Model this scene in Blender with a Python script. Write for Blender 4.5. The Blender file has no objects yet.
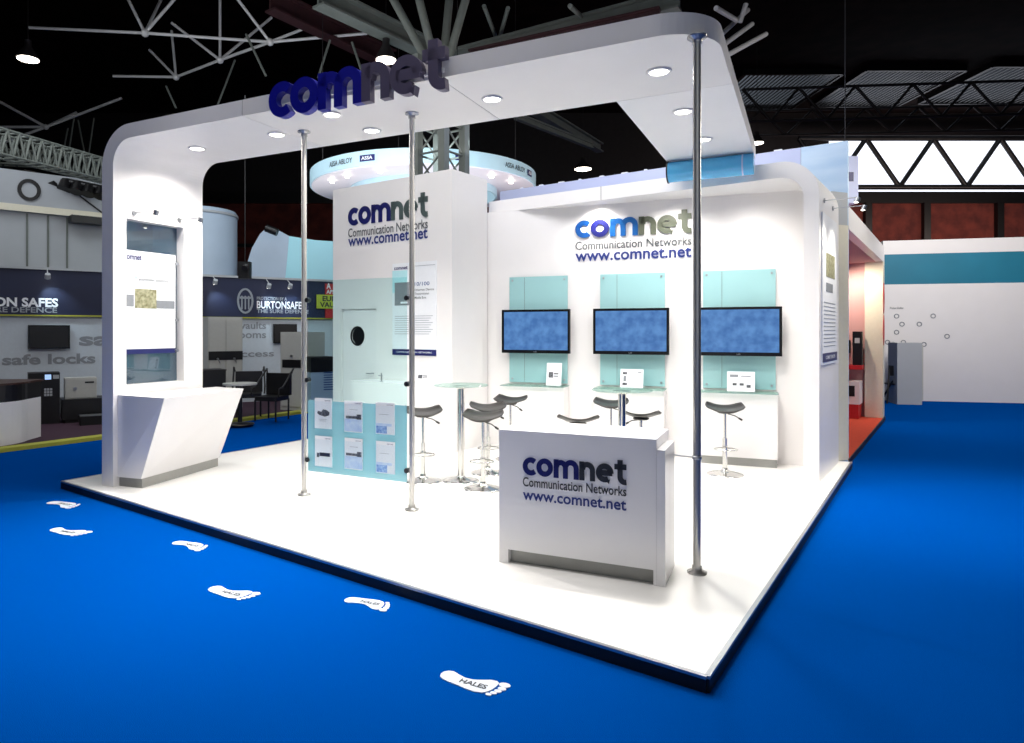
import bpy, math, random
from mathutils import Vector
random.seed(7)
SC = bpy.context.scene
COL = SC.collection
PI = math.pi

# ------------------------------------------------------------------ surveyed camera
F, CX, HY, EYE = 680.0, 463.0, 331.0, 1.73     # focal length in pixels, principal column, horizon row, eye height
DK = 0.08                                      # stand deck height

def ground(px, py, z=DK):
    Y = (EYE - z) * F / (py - HY)
    return Vector(((px - CX) / F * Y, Y, z))
def at(px, py, Y):
    return Vector(((px - CX) / F * Y, Y, EYE + (HY - py) / F * Y))
def athigh(px, py, z):
    Y = (z - EYE) * F / (HY - py)
    return Vector(((px - CX) / F * Y, Y, z))

class Fr:
    """vertical frame: origin, local x along angle a (rad), local y pointing back, z up"""
    def __init__(s, o, a=0.0):
        s.o = Vector((o[0], o[1], o[2] if len(o) > 2 else 0.0)); s.a = a
        s.u = Vector((math.cos(a), math.sin(a), 0)); s.n = Vector((-math.sin(a), math.cos(a), 0))
    def p(s, x, y, z): return s.o + s.u * x + s.n * y + Vector((0, 0, z))
    def inv(s, P):
        d = Vector(P) - s.o
        return d.dot(s.u), d.dot(s.n), d.z
    def hit(s, px, py):
        """where the sight line through a photo point meets the frame's y=0 plane -> local x, z"""
        d = Vector(((px - CX) / F, 1.0, (HY - py) / F)); e = Vector((0, 0, EYE))
        t = (s.o - e).dot(s.n) / d.dot(s.n)
        P = e + d * t
        q = s.inv(P)
        return q[0], q[2]
    def shift(s, x, y, z=0): return Fr(s.p(x, y, z), s.a)
ID = Fr((0, 0, 0), 0)
def fr2(a, b):
    a = Vector((a[0], a[1], 0)); b = Vector((b[0], b[1], 0)); d = b - a
    return Fr(a, math.atan2(d.y, d.x)), d.length

# ------------------------------------------------------------------ materials
MATS = {}
def nod(m, t, **k):
    n = m.node_tree.nodes.new(t)
    for a, b in k.items():
        if hasattr(n, a): setattr(n, a, b)
    return n
def srgb(c):
    def f(v):
        v /= 255.0
        return v / 12.92 if v <= 0.04045 else ((v + 0.055) / 1.055) ** 2.4
    return (f(c[0]), f(c[1]), f(c[2]), 1)
def mat(name, rgb, rough=0.5, metal=0.0, emit=None, es=0.0, noise=0.0, scale=20.0, bump=0.0, spec=0.5, coat=0.0, stretch=None, rgb2=None):
    m = bpy.data.materials.new(name); m.use_nodes = True
    b = m.node_tree.nodes['Principled BSDF']; L = m.node_tree.links
    b.inputs['Base Color'].default_value = srgb(rgb)
    b.inputs['Roughness'].default_value = rough
    b.inputs['Metallic'].default_value = metal
    b.inputs['Specular IOR Level'].default_value = spec
    b.inputs['Coat Weight'].default_value = coat
    if emit:
        b.inputs['Emission Color'].default_value = srgb(emit); b.inputs['Emission Strength'].default_value = es
    if noise or bump or rgb2:
        tc = nod(m, 'ShaderNodeTexCoord'); mp = nod(m, 'ShaderNodeMapping'); nt = nod(m, 'ShaderNodeTexNoise')
        if stretch: mp.inputs['Scale'].default_value = stretch
        nt.inputs['Scale'].default_value = scale; nt.inputs['Detail'].default_value = 5
        L.new(tc.outputs['Object'], mp.inputs['Vector']); L.new(mp.outputs['Vector'], nt.inputs['Vector'])
        if noise or rgb2:
            r = nod(m, 'ShaderNodeValToRGB')
            c = srgb(rgb)
            d = srgb(rgb2) if rgb2 else tuple(v * (1 - noise) for v in c[:3]) + (1,)
            r.color_ramp.elements[0].position = 0.35; r.color_ramp.elements[1].position = 0.68
            r.color_ramp.elements[0].color = d; r.color_ramp.elements[1].color = c
            L.new(nt.outputs['Fac'], r.inputs['Fac']); L.new(r.outputs['Color'], b.inputs['Base Color'])
            if emit and rgb2:
                L.new(r.outputs['Color'], b.inputs['Emission Color'])
                for l in list(b.inputs['Base Color'].links): L.remove(l)
                b.inputs['Base Color'].default_value = (.01, .012, .02, 1)
        if bump:
            bp = nod(m, 'ShaderNodeBump'); bp.inputs['Strength'].default_value = bump; bp.inputs['Distance'].default_value = 0.01
            L.new(nt.outputs['Fac'], bp.inputs['Height']); L.new(bp.outputs['Normal'], b.inputs['Normal'])
    MATS[name] = m
    return m
def glass(name, tint, gloss=0.08, body=0.0, bodycol=(200, 230, 230)):
    m = bpy.data.materials.new(name); m.use_nodes = True
    nt = m.node_tree; nt.nodes.clear(); L = nt.links
    out = nod(m, 'ShaderNodeOutputMaterial'); tr = nod(m, 'ShaderNodeBsdfTransparent'); gl = nod(m, 'ShaderNodeBsdfGlossy')
    tr.inputs['Color'].default_value = srgb(tint); gl.inputs['Roughness'].default_value = 0.02
    fr = nod(m, 'ShaderNodeMixShader'); fr.inputs[0].default_value = gloss
    src = tr
    if body:
        di = nod(m, 'ShaderNodeBsdfDiffuse'); di.inputs['Color'].default_value = srgb(bodycol)
        tl = nod(m, 'ShaderNodeBsdfTranslucent'); tl.inputs['Color'].default_value = srgb(bodycol)
        a = nod(m, 'ShaderNodeMixShader'); a.inputs[0].default_value = 0.45
        L.new(di.outputs[0], a.inputs[1]); L.new(tl.outputs[0], a.inputs[2])
        x = nod(m, 'ShaderNodeMixShader'); x.inputs[0].default_value = body
        L.new(tr.outputs[0], x.inputs[1]); L.new(a.outputs[0], x.inputs[2]); src = x
    L.new(src.outputs[0], fr.inputs[1]); L.new(gl.outputs[0], fr.inputs[2]); L.new(fr.outputs[0], out.inputs['Surface'])
    MATS[name] = m
    return m

white = mat('white_laminate', (236, 233, 232), 0.35, noise=0.02, scale=3)
whiteg = mat('white_gloss_laminate', (238, 236, 236), 0.18, noise=0.02, scale=3)
soff = mat('white_painted_board', (234, 230, 226), 0.5, noise=0.03, scale=2)
deckm = mat('white_deck_vinyl', (240, 238, 235), 0.3, noise=0.03, scale=1.5)
blackm = mat('black_skirt', (6, 6, 10), 0.5, noise=0.3, scale=8)
alum = mat('brushed_aluminium', (180, 182, 186), 0.35, 1.0, noise=0.1, scale=30)
chrome = mat('chrome', (222, 220, 216), 0.2, 1.0, noise=0.03, scale=4)
polem = mat('polished_steel_tube', (196, 194, 190), 0.26, 0.72, noise=0.03, scale=4)
kick = mat('grey_kick_plate', (150, 150, 146), 0.4, 0.3, noise=0.06, scale=10)
knobm = mat('dark_clamp', (30, 32, 36), 0.4, 0.2, noise=0.1)
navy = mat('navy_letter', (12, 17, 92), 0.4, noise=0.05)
navy2 = mat('royal_navy_letter', (10, 14, 140), 0.35, noise=0.05)
plum = mat('plum_grey_letter', (84, 76, 98), 0.4, noise=0.05)
dgrey = mat('charcoal_letter', (40, 42, 46), 0.4, noise=0.05)
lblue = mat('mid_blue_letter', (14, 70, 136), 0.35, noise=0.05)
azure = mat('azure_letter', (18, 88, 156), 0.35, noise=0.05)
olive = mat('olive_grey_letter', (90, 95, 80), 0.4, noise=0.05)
sgrey = mat('storage_grey_letter', (70, 84, 84), 0.4, noise=0.05)
textg = mat('grey_text', (84, 88, 92), 0.5, noise=0.05)
textn = mat('navy_text', (30, 48, 120), 0.5, noise=0.05)
turq = mat('turquoise_glass_panel', (160, 204, 206), 0.12, noise=0.04, scale=2, coat=0.3)
seam = mat('shadow_gap', (95, 92, 90), 0.7, noise=0.1)
tvf = mat('black_tv_bezel', (8, 8, 10), 0.25, noise=0.1)
screen = mat('screen_blue', (92, 142, 200), 0.3, emit=(70, 125, 190), es=1.0, scale=9, rgb2=(62, 108, 170), spec=0.2)
seatm = mat('grey_seat', (50, 47, 44), 0.35, noise=0.1, scale=6)
seate = mat('dark_seat_edge', (40, 38, 36), 0.4, noise=0.1)
paper = mat('white_paper', (238, 240, 244), 0.5, noise=0.02)
paperb = mat('pale_blue_print', (170, 195, 232), 0.5, rgb2=(205, 220, 240), scale=16)
paperd = mat('blue_print', (60, 110, 190), 0.5, rgb2=(170, 200, 235), scale=40)
dark = mat('dark_print', (38, 40, 46), 0.5, rgb2=(110, 112, 118), scale=60)
photo = mat('olive_photo_print', (110, 108, 72), 0.5, rgb2=(170, 168, 138), scale=25)
wordg = mat('mid_grey_word_print', (138, 142, 148), 0.5, noise=0.05)
greyprint = mat('grey_print', (136, 140, 146), 0.5, noise=0.1, scale=20)
textl = mat('light_grey_text', (150, 156, 164), 0.5, noise=0.05)
cyanm = mat('pale_cyan_print', (190, 236, 242), 0.5, noise=0.05)
navybar = mat('navy_bar', (22, 30, 92), 0.4, noise=0.05)
clear = glass('clear_greenish_glass', (236, 250, 250), 0.04)
gtop = glass('clear_table_glass', (226, 240, 236), 0.14, 0.1, (200, 220, 215))
wglass = glass('blue_grey_window_glass', (160, 184, 198), 0.12, 0.3, (120, 150, 170))
frost = glass('frosted_turquoise_panel', (200, 234, 240), 0.05, 0.66, (172, 216, 226))
acryl = glass('clear_acrylic_pocket', (252, 254, 255), 0.03)
carpet = mat('blue_carpet', (0, 76, 158), 0.95, spec=0.0, bump=0.6, scale=260, rgb2=(0, 60, 140))
# big soft wear on the carpet, weave lines
def carpet_nodes(m):
    nt = m.node_tree; b = nt.nodes['Principled BSDF']
    b.inputs['Coat Weight'].default_value = 0.0
carpet_nodes(carpet)
footm = mat('white_foot_sticker', (204, 212, 222), 0.5, noise=0.04)
lavender = mat('lavender_panel', (196, 204, 238), 0.4, noise=0.05, scale=2)
paleb = mat('pale_blue_panel', (182, 212, 240), 0.35, rgb2=(204, 226, 248), scale=1.2, stretch=(1, 1, 4))
cream = mat('cream_panel', (232, 226, 204), 0.5, noise=0.04)
tubeb = mat('light_blue_tube', (84, 180, 232), 0.25, rgb2=(96, 188, 236), scale=2)  # blue cast of the light, put into the tube's base colour
roofm = mat('dark_roof_deck', (30, 17, 15), 0.9, noise=0.7, scale=1.2, spec=0.1)
steelw = mat('pale_painted_steel', (214, 214, 214), 0.5, noise=0.1, scale=4)
steelg = mat('grey_green_steel', (110, 116, 110), 0.6, noise=0.15, scale=4)
steeld = mat('dark_steel', (34, 30, 32), 0.6, noise=0.3, scale=4)
steelr = mat('oxide_red_steel', (60, 30, 34), 0.6, noise=0.3, scale=4)
brick = mat('dark_red_brick', (120, 52, 42), 0.9, rgb2=(84, 34, 30), scale=1.4)
ringb = mat('pale_blue_ring', (188, 222, 236), 0.4, noise=0.04, scale=1)
ringw = mat('pinkish_white_ring', (238, 232, 240), 0.4, noise=0.04, scale=1)
greyw = mat('pale_grey_board', (176, 180, 184), 0.6, noise=0.05, scale=2)
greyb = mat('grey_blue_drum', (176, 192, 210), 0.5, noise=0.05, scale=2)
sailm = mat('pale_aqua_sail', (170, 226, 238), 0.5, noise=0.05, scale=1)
navyband = mat('midnight_band', (18, 14, 38), 0.6, rgb2=(22, 34, 68), scale=0.4)
wallg = mat('pale_graphic_wall', (196, 204, 212), 0.6, noise=0.05)
purple = mat('plum_carpet', (60, 30, 50), 0.95, noise=0.3, scale=30)
lime = mat('lime_edging', (176, 176, 60), 0.7, noise=0.1)
safem = mat('beige_safe_enamel', (190, 190, 184), 0.35, noise=0.04)
woodt = mat('dark_walnut', (70, 40, 30), 0.4, noise=0.3, scale=8)
blk = mat('black_plastic', (14, 13, 16), 0.4, noise=0.2)
redc = mat('orange_red_carpet', (188, 58, 28), 0.9, noise=0.15, scale=30)
pink = mat('rose_wall', (206, 160, 158), 0.6, noise=0.08, scale=1)
redp = mat('red_panel', (196, 34, 40), 0.5, noise=0.1)
teal = mat('teal_panel', (30, 122, 150), 0.5, noise=0.15, scale=1)
yel = mat('lime_yellow_badge', (196, 206, 60), 0.5, noise=0.08)
lamp = mat('lamp_lens', (255, 255, 250), 0.5, emit=(255, 250, 240), es=14)
lampw = mat('small_lamp_lens', (255, 255, 250), 0.5, emit=(255, 244, 225), es=10)
lcd = mat('small_lit_display', (170, 200, 240), 0.3, emit=(170, 205, 250), es=0.8)
daylight = mat('daylit_glazing', (235, 240, 250), 0.5, emit=(236, 242, 255), es=1.6, noise=0.05)
skyl = mat('dim_daylit_rooflight', (120, 130, 140), 0.5, emit=(150, 160, 175), es=3.5, noise=0.1)

# ------------------------------------------------------------------ mesh builder
class MB:
    def __init__(s): s.v = []; s.f = []; s.sm = []
    def add(s, vs, fs, smooth=False):
        k = len(s.v); s.v += [tuple(v) for v in vs]
        for f in fs: s.f.append(tuple(i + k for i in f)); s.sm.append(smooth)
        return s
    def box(s, x0, x1, y0, y1, z0, z1, fr=ID, bev=0.0):
        if bev:
            return s.prism(rrect(x0, x1, y0, y1, bev, 3), z0, z1, fr)
        P = [fr.p(x, y, z) for z in (z0, z1) for (x, y) in ((x0, y0), (x1, y0), (x1, y1), (x0, y1))]
        return s.add(P, [(3, 2, 1, 0), (4, 5, 6, 7), (0, 1, 5, 4), (1, 2, 6, 5), (2, 3, 7, 6), (3, 0, 4, 7)])
    def prism(s, poly, z0, z1, fr=ID, smooth=False):
        n = len(poly)
        P = [fr.p(x, y, z0) for x, y in poly] + [fr.p(x, y, z1) for x, y in poly]
        s.add(P, [tuple(range(n - 1, -1, -1)), tuple(range(n, 2 * n))])
        return s.add(P, [(i, (i + 1) % n, n + (i + 1) % n, n + i) for i in range(n)], smooth)
    def slab(s, poly, y0, y1, fr=ID, smooth=False):
        """polygon in the frame's x-z plane, given thickness along y"""
        n = len(poly)
        P = [fr.p(x, y0, z) for x, z in poly] + [fr.p(x, y1, z) for x, z in poly]
        s.add(P, [tuple(range(n)), tuple(range(2 * n - 1, n - 1, -1))])
        return s.add(P, [(i, n + i, n + (i + 1) % n, (i + 1) % n) for i in range(n)], smooth)
    def strip(s, outer, inner, y0, y1, fr=ID, closed=False):
        """ribbon between two x-z polylines, thickness along y"""
        n = len(outer)
        P = [fr.p(x, y0, z) for x, z in outer] + [fr.p(x, y0, z) for x, z in inner] + \
            [fr.p(x, y1, z) for x, z in outer] + [fr.p(x, y1, z) for x, z in inner]
        fs = []
        for i in range(n if closed else n - 1):
            j = (i + 1) % n
            fs += [(i, j, n + j, n + i), (2 * n + i, 3 * n + i, 3 * n + j, 2 * n + j), (i, 2 * n + i, 2 * n + j, j), (n + i, n + j, 3 * n + j, 3 * n + i)]
        if not closed:
            e = n - 1
            fs += [(0, n, 3 * n, 2 * n), (e, 2 * n + e, 3 * n + e, n + e)]
        return s.add(P, fs)
    def ribbon(s, pts, w, y0, y1, fr=ID, closed=False):
        n = len(pts); A = []; B = []
        for i, (x, z) in enumerate(pts):
            if closed: a = pts[(i - 1) % n]; b = pts[(i + 1) % n]
            else: a = pts[max(i - 1, 0)]; b = pts[min(i + 1, n - 1)]
            dx, dz = b[0] - a[0], b[1] - a[1]; L = math.hypot(dx, dz) or 1
            A.append((x - dz / L * w / 2, z + dx / L * w / 2)); B.append((x + dz / L * w / 2, z - dx / L * w / 2))
        return s.strip(A, B, y0, y1, fr, closed)
    def tube(s, a, b, r, n=12, r2=None):
        a = Vector(a); b = Vector(b); r2 = r if r2 is None else r2
        d = (b - a).normalized(); h = Vector((0, 0, 1)) if abs(d.z) < 0.9 else Vector((1, 0, 0))
        e = d.cross(h).normalized(); g = d.cross(e)
        P = []
        for c, q in ((a, r), (b, r2)):
            for i in range(n):
                t = 2 * PI * i / n; P.append(c + e * math.cos(t) * q + g * math.sin(t) * q)
        s.add(P, [(i, (i + 1) % n, n + (i + 1) % n, n + i) for i in range(n)], True)
        return s.add(P, [tuple(range(n - 1, -1, -1)), tuple(range(n, 2 * n))])
    def path(s, pts, r, n=8, closed=False):
        pts = [Vector(p) for p in pts]; m = len(pts); P = []
        for i, c in enumerate(pts):
            a = pts[(i - 1) % m] if closed else pts[max(i - 1, 0)]; b = pts[(i + 1) % m] if closed else pts[min(i + 1, m - 1)]
            d = (b - a).normalized(); h = Vector((0, 0, 1)) if abs(d.z) < 0.9 else Vector((1, 0, 0))
            e = d.cross(h).normalized(); g = d.cross(e)
            for k in range(n):
                t = 2 * PI * k / n; P.append(c + e * math.cos(t) * r + g * math.sin(t) * r)
        fs = []
        for i in range(m if closed else m - 1):
            j = (i + 1) % m
            for k in range(n): fs.append((i * n + k, i * n + (k + 1) % n, j * n + (k + 1) % n, j * n + k))
        s.add(P, fs, True)
        if not closed: s.add([P[k] for k in range(n)], [tuple(range(n))]); s.add(P[-n:], [tuple(range(n))])
        return s
    def lathe(s, prof, o=(0, 0, 0), n=24, smooth=True):
        o = Vector(o); P = []
        for r, z in prof:
            for i in range(n):
                t = 2 * PI * i / n; P.append(o + Vector((r * math.cos(t), r * math.sin(t), z)))
        fs = []
        for k in range(len(prof) - 1):
            for i in range(n): fs.append((k * n + i, k * n + (i + 1) % n, (k + 1) * n + (i + 1) % n, (k + 1) * n + i))
        s.add(P, fs, smooth)
        m = len(prof) - 1
        s.add(P[:n], [tuple(range(n - 1, -1, -1))]); s.add(P[m * n:], [tuple(range(n))])
        return s
    def mesh(s, me, xf):
        """append a Blender mesh through a point transform"""
        return s.add([xf(v.co) for v in me.vertices], [tuple(p.vertices) for p in me.polygons])
    def build(s, name, m, root=None):
        me = bpy.data.meshes.new(name)
        o0 = root.location if root else Vector((0, 0, 0))
        me.from_pydata([(x - o0[0], y - o0[1], z - o0[2]) for x, y, z in s.v], [], s.f)
        me.polygons.foreach_set('use_smooth', s.sm)
        me.materials.append(m); me.update()
        o = bpy.data.objects.new(name, me); COL.objects.link(o)
        if root: o.parent = root
        return o
    def sub(s, name, m, part, root):
        """sub-part: child of a part that itself has no offset"""
        o = s.build(name, m, root); o.parent = part; return o

def rrect(x0, x1, y0, y1, r, n=4):
    P = []
    for cx, cy, a in ((x1 - r, y1 - r, 0), (x0 + r, y1 - r, 90), (x0 + r, y0 + r, 180), (x1 - r, y0 + r, 270)):
        for i in range(n + 1):
            t = math.radians(a + 90.0 * i / n); P.append((cx + r * math.cos(t), cy + r * math.sin(t)))
    return P
def arc(cx, cy, r, a0, a1, n=12, ry=None):
    ry = r if ry is None else ry
    return [(cx + r * math.cos(math.radians(a0 + (a1 - a0) * i / n)), cy + ry * math.sin(math.radians(a0 + (a1 - a0) * i / n))) for i in range(n + 1)]

def thing(name, label, cat, loc=(0, 0, 0), group=None, rot=0.0):
    o = bpy.data.objects.new(name, None); o.empty_display_size = 0.1; COL.objects.link(o)
    o.location = Vector(loc); o.rotation_euler = (0, 0, rot)
    o['label'] = label; o['category'] = cat
    if group: o['group'] = group
    return o
def tag(o, label, cat, group=None, kind=None):
    o['label'] = label; o['category'] = cat
    if group: o['group'] = group
    if kind: o['kind'] = kind
    return o
def struct(o, label=None):
    o['kind'] = 'structure'
    if label: o['label'] = label
    return o
def copy_tree(o, parent=None):
    c = o.copy(); COL.objects.link(c)
    if parent: c.parent = parent
    for ch in list(o.children): copy_tree(ch, c)
    return c

# ------------------------------------------------------------------ lettering
def text_mesh(s, bold=0.0):
    cu = bpy.data.curves.new('txt', 'FONT'); cu.body = s; cu.size = 1; cu.offset = bold; cu.extrude = 0.0; cu.resolution_u = 3
    ob = bpy.data.objects.new('txt', cu); COL.objects.link(ob)
    bpy.context.view_layer.update()
    me = bpy.data.meshes.new_from_object(ob)
    bpy.data.objects.remove(ob); bpy.data.curves.remove(cu)
    return me
def put_text(mb, s, fr, x0, x1, z0, z1, y=-0.003, bold=0.0, slant=0.0):
    """text stretched into the frame's x-z rectangle, standing at local y"""
    me = text_mesh(s, bold)
    xs = [v.co.x for v in me.vertices]; zs = [v.co.y for v in me.vertices]
    if not xs: return mb
    ax, bx, az, bz = min(xs), max(xs), min(zs), max(zs)
    mb.mesh(me, lambda c: fr.p(x0 + (c.x - ax) / (bx - ax) * (x1 - x0) + slant * (c.y - az) / (bz - az), y, z0 + (c.y - az) / (bz - az) * (z1 - z0)))
    bpy.data.meshes.remove(me)
    return mb

W = 0.285
def L_c(): return 0.80, [('r', arc(.5, .5, .5 - W / 2, 48, 312, 22), False)]
def L_o(): return 1.0, [('r', arc(.5, .5, .5 - W / 2, 0, 345, 23), True)]
def L_n():
    h = W / 2
    return 0.9, [('r', [(h, 0), (h, 1)], False), ('r', [(h + .05, .60)] + arc(.45, .55, .45 - h, 150, 0, 10)[1:] + [(.9 - h, 0)], False)]
def L_m():
    h = W / 2; a = .42
    return 1.47, [('r', [(h, 0), (h, 1)], False),
                  ('r', [(h + .03, .62)] + arc(a, .57, a - h, 150, 0, 10)[1:] + [(2 * a - h, 0)], False),
                  ('r', arc(2 * a - h + (a - h + .04), .57, a - h + .04, 165, 0, 10) + [(2 * a - h + 2 * (a - h + .04), 0)], False)]
def L_e():
    return 1.0, [('r', arc(.5, .5, .5 - W / 2, -2, 302, 24), False), ('r', [(.2, .5), (.93, .5)], False), ('p', [(.56, .10), (.80, .18), (.74, -.06)])]
def L_t():
    h = W / 2
    return 0.66, [('r', [(.17 + h, 1.24), (.17 + h, .42)] + arc(.17 + h + .27, .36, .27, 180, 268, 8)[1:] + [(.66, .10)], False), ('r', [(0, .88), (.66, .88)], False)]
def logo(fr, x0, z0, width, xh, d, mats, root, gap=0.05, y=0.0, name='letter', z1=None, part=None):
    Ls = [L_c(), L_o(), L_m(), L_n(), L_e(), L_t()]
    tot = sum(w for w, _ in Ls) + gap * 5; k = width / tot; x = x0
    i = 0
    for (w, st), m in zip(Ls, mats):
        mb = MB()
        for s in st:
            if s[0] == 'r':
                mb.ribbon([(px, pz) for px, pz in s[1]], W, 0, 0, closed=s[2]) if False else None
                tmp = MB(); tmp.ribbon(s[1], W, 0, 1, closed=s[2])
            else:
                tmp = MB(); tmp.slab(s[1], 0, 1)
            P = [fr.p(x + vx * k, y - d + vy * d - i * 0.0, z0 + vz * xh) for vx, vy, vz in tmp.v]
            mb.add(P, tmp.f)
        o = mb.build(name, m, root)
        if part: o.parent = part
        x += (w + gap) * k; i += 1

def brand_block(fr, pxs, root, mats, tmat, nmat, d=0.012):
    """comnet / Communication Networks / www.comnet.net, laid out from four photo readings on the face"""
    xl, xr, lb, lt, cb, ct, wb, wt = pxs
    x0, z0 = fr.hit(xl, lb); _, zt = fr.hit(xl, lt); x1, _ = fr.hit(xr, lb)
    logo(fr, x0, z0, x1 - x0, zt - z0, d, mats, root)
    _, za = fr.hit(xl, cb); _, zb = fr.hit(xl, ct)
    put_text(MB(), 'Communication Networks', fr, x0, x1, za, zb, -d * .6, 0.012).build('caption_lettering', tmat, root)
    _, za = fr.hit(xl, wb); _, zb = fr.hit(xl, wt)
    put_text(MB(), 'www.comnet.net', fr, x0, x1, za, zb, -d * .6, 0.02).build('web_lettering', nmat, root)

# ------------------------------------------------------------------ directions found in the photo
A_S = math.atan2(-.453, .8915)      # canopy direction
A_P = math.atan2(-.597, .802)       # deck / storage / header direction
S = Fr((0, 0, 0), A_S)
uP = Vector((.802, -.597, 0)); nP = Vector((.597, .802, 0))

# ------------------------------------------------------------------ hall
o = MB().box(-60, 60, -8, 62, -0.2, 0).build('floor', carpet); struct(o, 'blue exhibition hall carpet')
o = MB().box(-60, 60, -8, 62, 15.2, 15.5).build('ceiling', roofm); struct(o, 'dark hall roof deck')
o = MB().box(-60, 60, 42, 42.4, 0, 10.0).build('wall_back', brick); struct(o, 'dark red brick hall wall')
o = MB().box(-60, 60, -8.4, -8, 0, 15.2).build('wall_front', greyw); struct(o)
o = MB().box(-60.4, -60, -8, 62, 0, 15.2).build('wall_left', steeld); struct(o)
o = MB().box(60, 60.4, -8, 62, 0, 15.2).build('wall_right', steeld); struct(o)
# clerestory over the brick wall on the right
g = MB().box(22.6, 60, 42.1, 42.2, 10.3, 13.8).build('window_1', daylight); struct(g, 'bright daylit clerestory glazing')
o = MB().box(-60, 22.6, 42, 42.4, 10.0, 15.2).build('wall_upper', steeld); struct(o)
o = MB().box(22.6, 60, 42, 42.4, 13.8, 15.2).build('trim_1', steeld); struct(o)
o = MB().box(-60, 60, 41.8, 42.0, 9.6, 10.3).build('trim_2', blk); struct(o)
for k, x in enumerate((21.0, 24.9, 28.5, 33.0, 37.5)):
    o = MB().box(x - .2, x + .2, 41.7, 42.0, 0, 9.6).build('trim_%d' % (k + 3), blk); struct(o)
o = MB().box(-60, 60, 41.75, 41.98, 6.9, 7.1).build('trim_9', blk); struct(o)

def truss(name, label, a, b, h, seg, r, m, cat='truss', group=None, w=0.0, rc=None):
    a = Vector(a); b = Vector(b); root = thing(name, label, cat, (a + b) / 2, group)
    up = Vector((0, 0, h)); d = (b - a); side = Vector((-d.y, d.x, 0)).normalized() * w
    rc = rc or r
    ch = MB(); br = MB()
    rows = [(Vector((0, 0, 0)), up)] if not w else [(-side / 2, up - side / 2), (side / 2, up + side / 2)]
    for q0, q1 in rows:
        ch.tube(a + q0, b + q0, rc, 8); ch.tube(a + q1, b + q1, rc, 8)
        for i in range(seg):
            p0 = a + d * i / seg; p1 = a + d * (i + 1) / seg; pm = (p0 + p1) / 2
            br.tube(p0 + q1, pm + q0, r, 6); br.tube(pm + q0, p1 + q1, r, 6)
    if w:
        for i in range(seg + 1):
            p0 = a + d * i / seg
            br.tube(p0 - side / 2, p0 + side / 2, r, 6); br.tube(p0 - side / 2 + up, p0 + side / 2 + up, r, 6)
    ch.build('chord', m, root); br.build('bracing', m, root)
    return root
# clerestory trusses and roof trusses at the right
truss('roof_truss', 'black lattice truss standing across the bright clerestory glazing', (20, 40.5, 10.3), (56, 40.5, 10.3), 2.9, 9, .14, blk, rc=.16)
truss('roof_truss', 'black roof truss in front of the rooflight louvres, upper of two', (14, 34, 12.2), (46, 31, 12.2), 1.6, 12, .07, steeld)
truss('roof_truss', 'black roof truss below the rooflight louvres, lower of two', (13, 36, 12.0), (50, 33, 12.0), 1.3, 14, .07, steeld)
# slatted roof lights
for k, (x0, x1, y0, y1) in enumerate(((14.5, 19.5, 35, 40.5), (20.5, 25.5, 34.5, 40), (26.5, 33, 34, 39.5), (34.5, 42, 33.5, 39))):
    r = thing('rooflight', ('slatted rooflight just beyond the right canopy edge', 'slatted rooflight second from the canopy, behind the black truss', 'slatted rooflight third from the canopy, over the clerestory', 'slatted rooflight farthest right under the black roof')[k], 'rooflight', ((x0 + x1) / 2, (y0 + y1) / 2, 15.0), 'slatted rooflights in the dark roof')
    MB().box(x0 + .1, x1 - .1, y0 + .3, y1 - .3, 15.14, 15.2).build('glazing', skyl, r)
    mb = MB(); n = 22
    for i in range(n):
        x = x0 + (x1 - x0) * (i + .5) / n; mb.box(x - .05, x + .05, y0, y1, 14.95, 15.1)
    mb.build('louvre', blk, r)
    mb = MB()
    for bx in ((x0, x1, y0 - .1, y0 + .05), (x0, x1, y1 - .05, y1 + .1), (x0 - .1, x0 + .02, y0, y1), (x1 - .02, x1 + .1, y0, y1)): mb.box(*bx, 14.9, 15.2)
    mb.build('frame', blk, r)

# white tubular space frame, upper left
def bars(name, label, lst, r, m, cat='truss', nodes=(), group=None):
    c = sum((a + b for a, b in lst), Vector((0, 0, 0))) / (2 * len(lst)); root = thing(name, label, cat, c, group)
    for a, b in lst: MB().tube(a, b, r, 8).build('bar', m, root)
    for q in nodes: MB().lathe([(.01, -.1), (.07, -.07), (.1, 0), (.07, .07), (.01, .1)], q, 10).build('node', m, root)
    return root
H1 = 9.0
n1, n2, n3, n4, n5 = athigh(145, 33, H1), athigh(270, 42, H1), athigh(220, 60, H1), athigh(176, 77, H1), athigh(46, 127, H1)
T = 2.2
def up(p, dx, dy, h=T): return p + Vector((dx, dy, h))
bars('space_frame', 'white tubular space frame nodes high at the upper left of the roof', [
    (n1, n2), (n2, n3), (n3, n4), (n1, up(n1, 1.4, .6)), (n1, up(n1, -1.2, .4)), (n1, up(n1, -.3, 2.0)),
    (n2, up(n2, -1.7, -1.0)), (n2, up(n2, 1.6, .5, .9)), (n2, n2 + Vector((2.4, .3, .35))), (n3, up(n3, -1.3, 0, 1.0)), (n3, up(n3, 0, 0, 1.9)), (n3, up(n3, 1.1, 1.0, 1.6)),
    (n4, up(n4, -.3, .4, 1.5)), (n4, n4 + Vector((-1.9, .2, .1))), (n4, n4 + Vector((-.9, .3, .9))), (n1, n1 + Vector((-3.2, .6, .4)))],
    .038, steelw, nodes=(n1, n2, n3, n4))
bars('space_frame', 'white tubular frame node above the left lighting rig', [
    (n5, n5 + Vector((-2.0, -.3, 1.1))), (n5, n5 + Vector((-2.6, 0, 0))), (n5, n5 + Vector((-2.2, -.2, -.9))), (n5, n5 + Vector((2.6, .2, 1.1))),
    (n5, n5 + Vector((.4, 1.2, .9)))], .05, steelw, nodes=(n5,))
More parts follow.
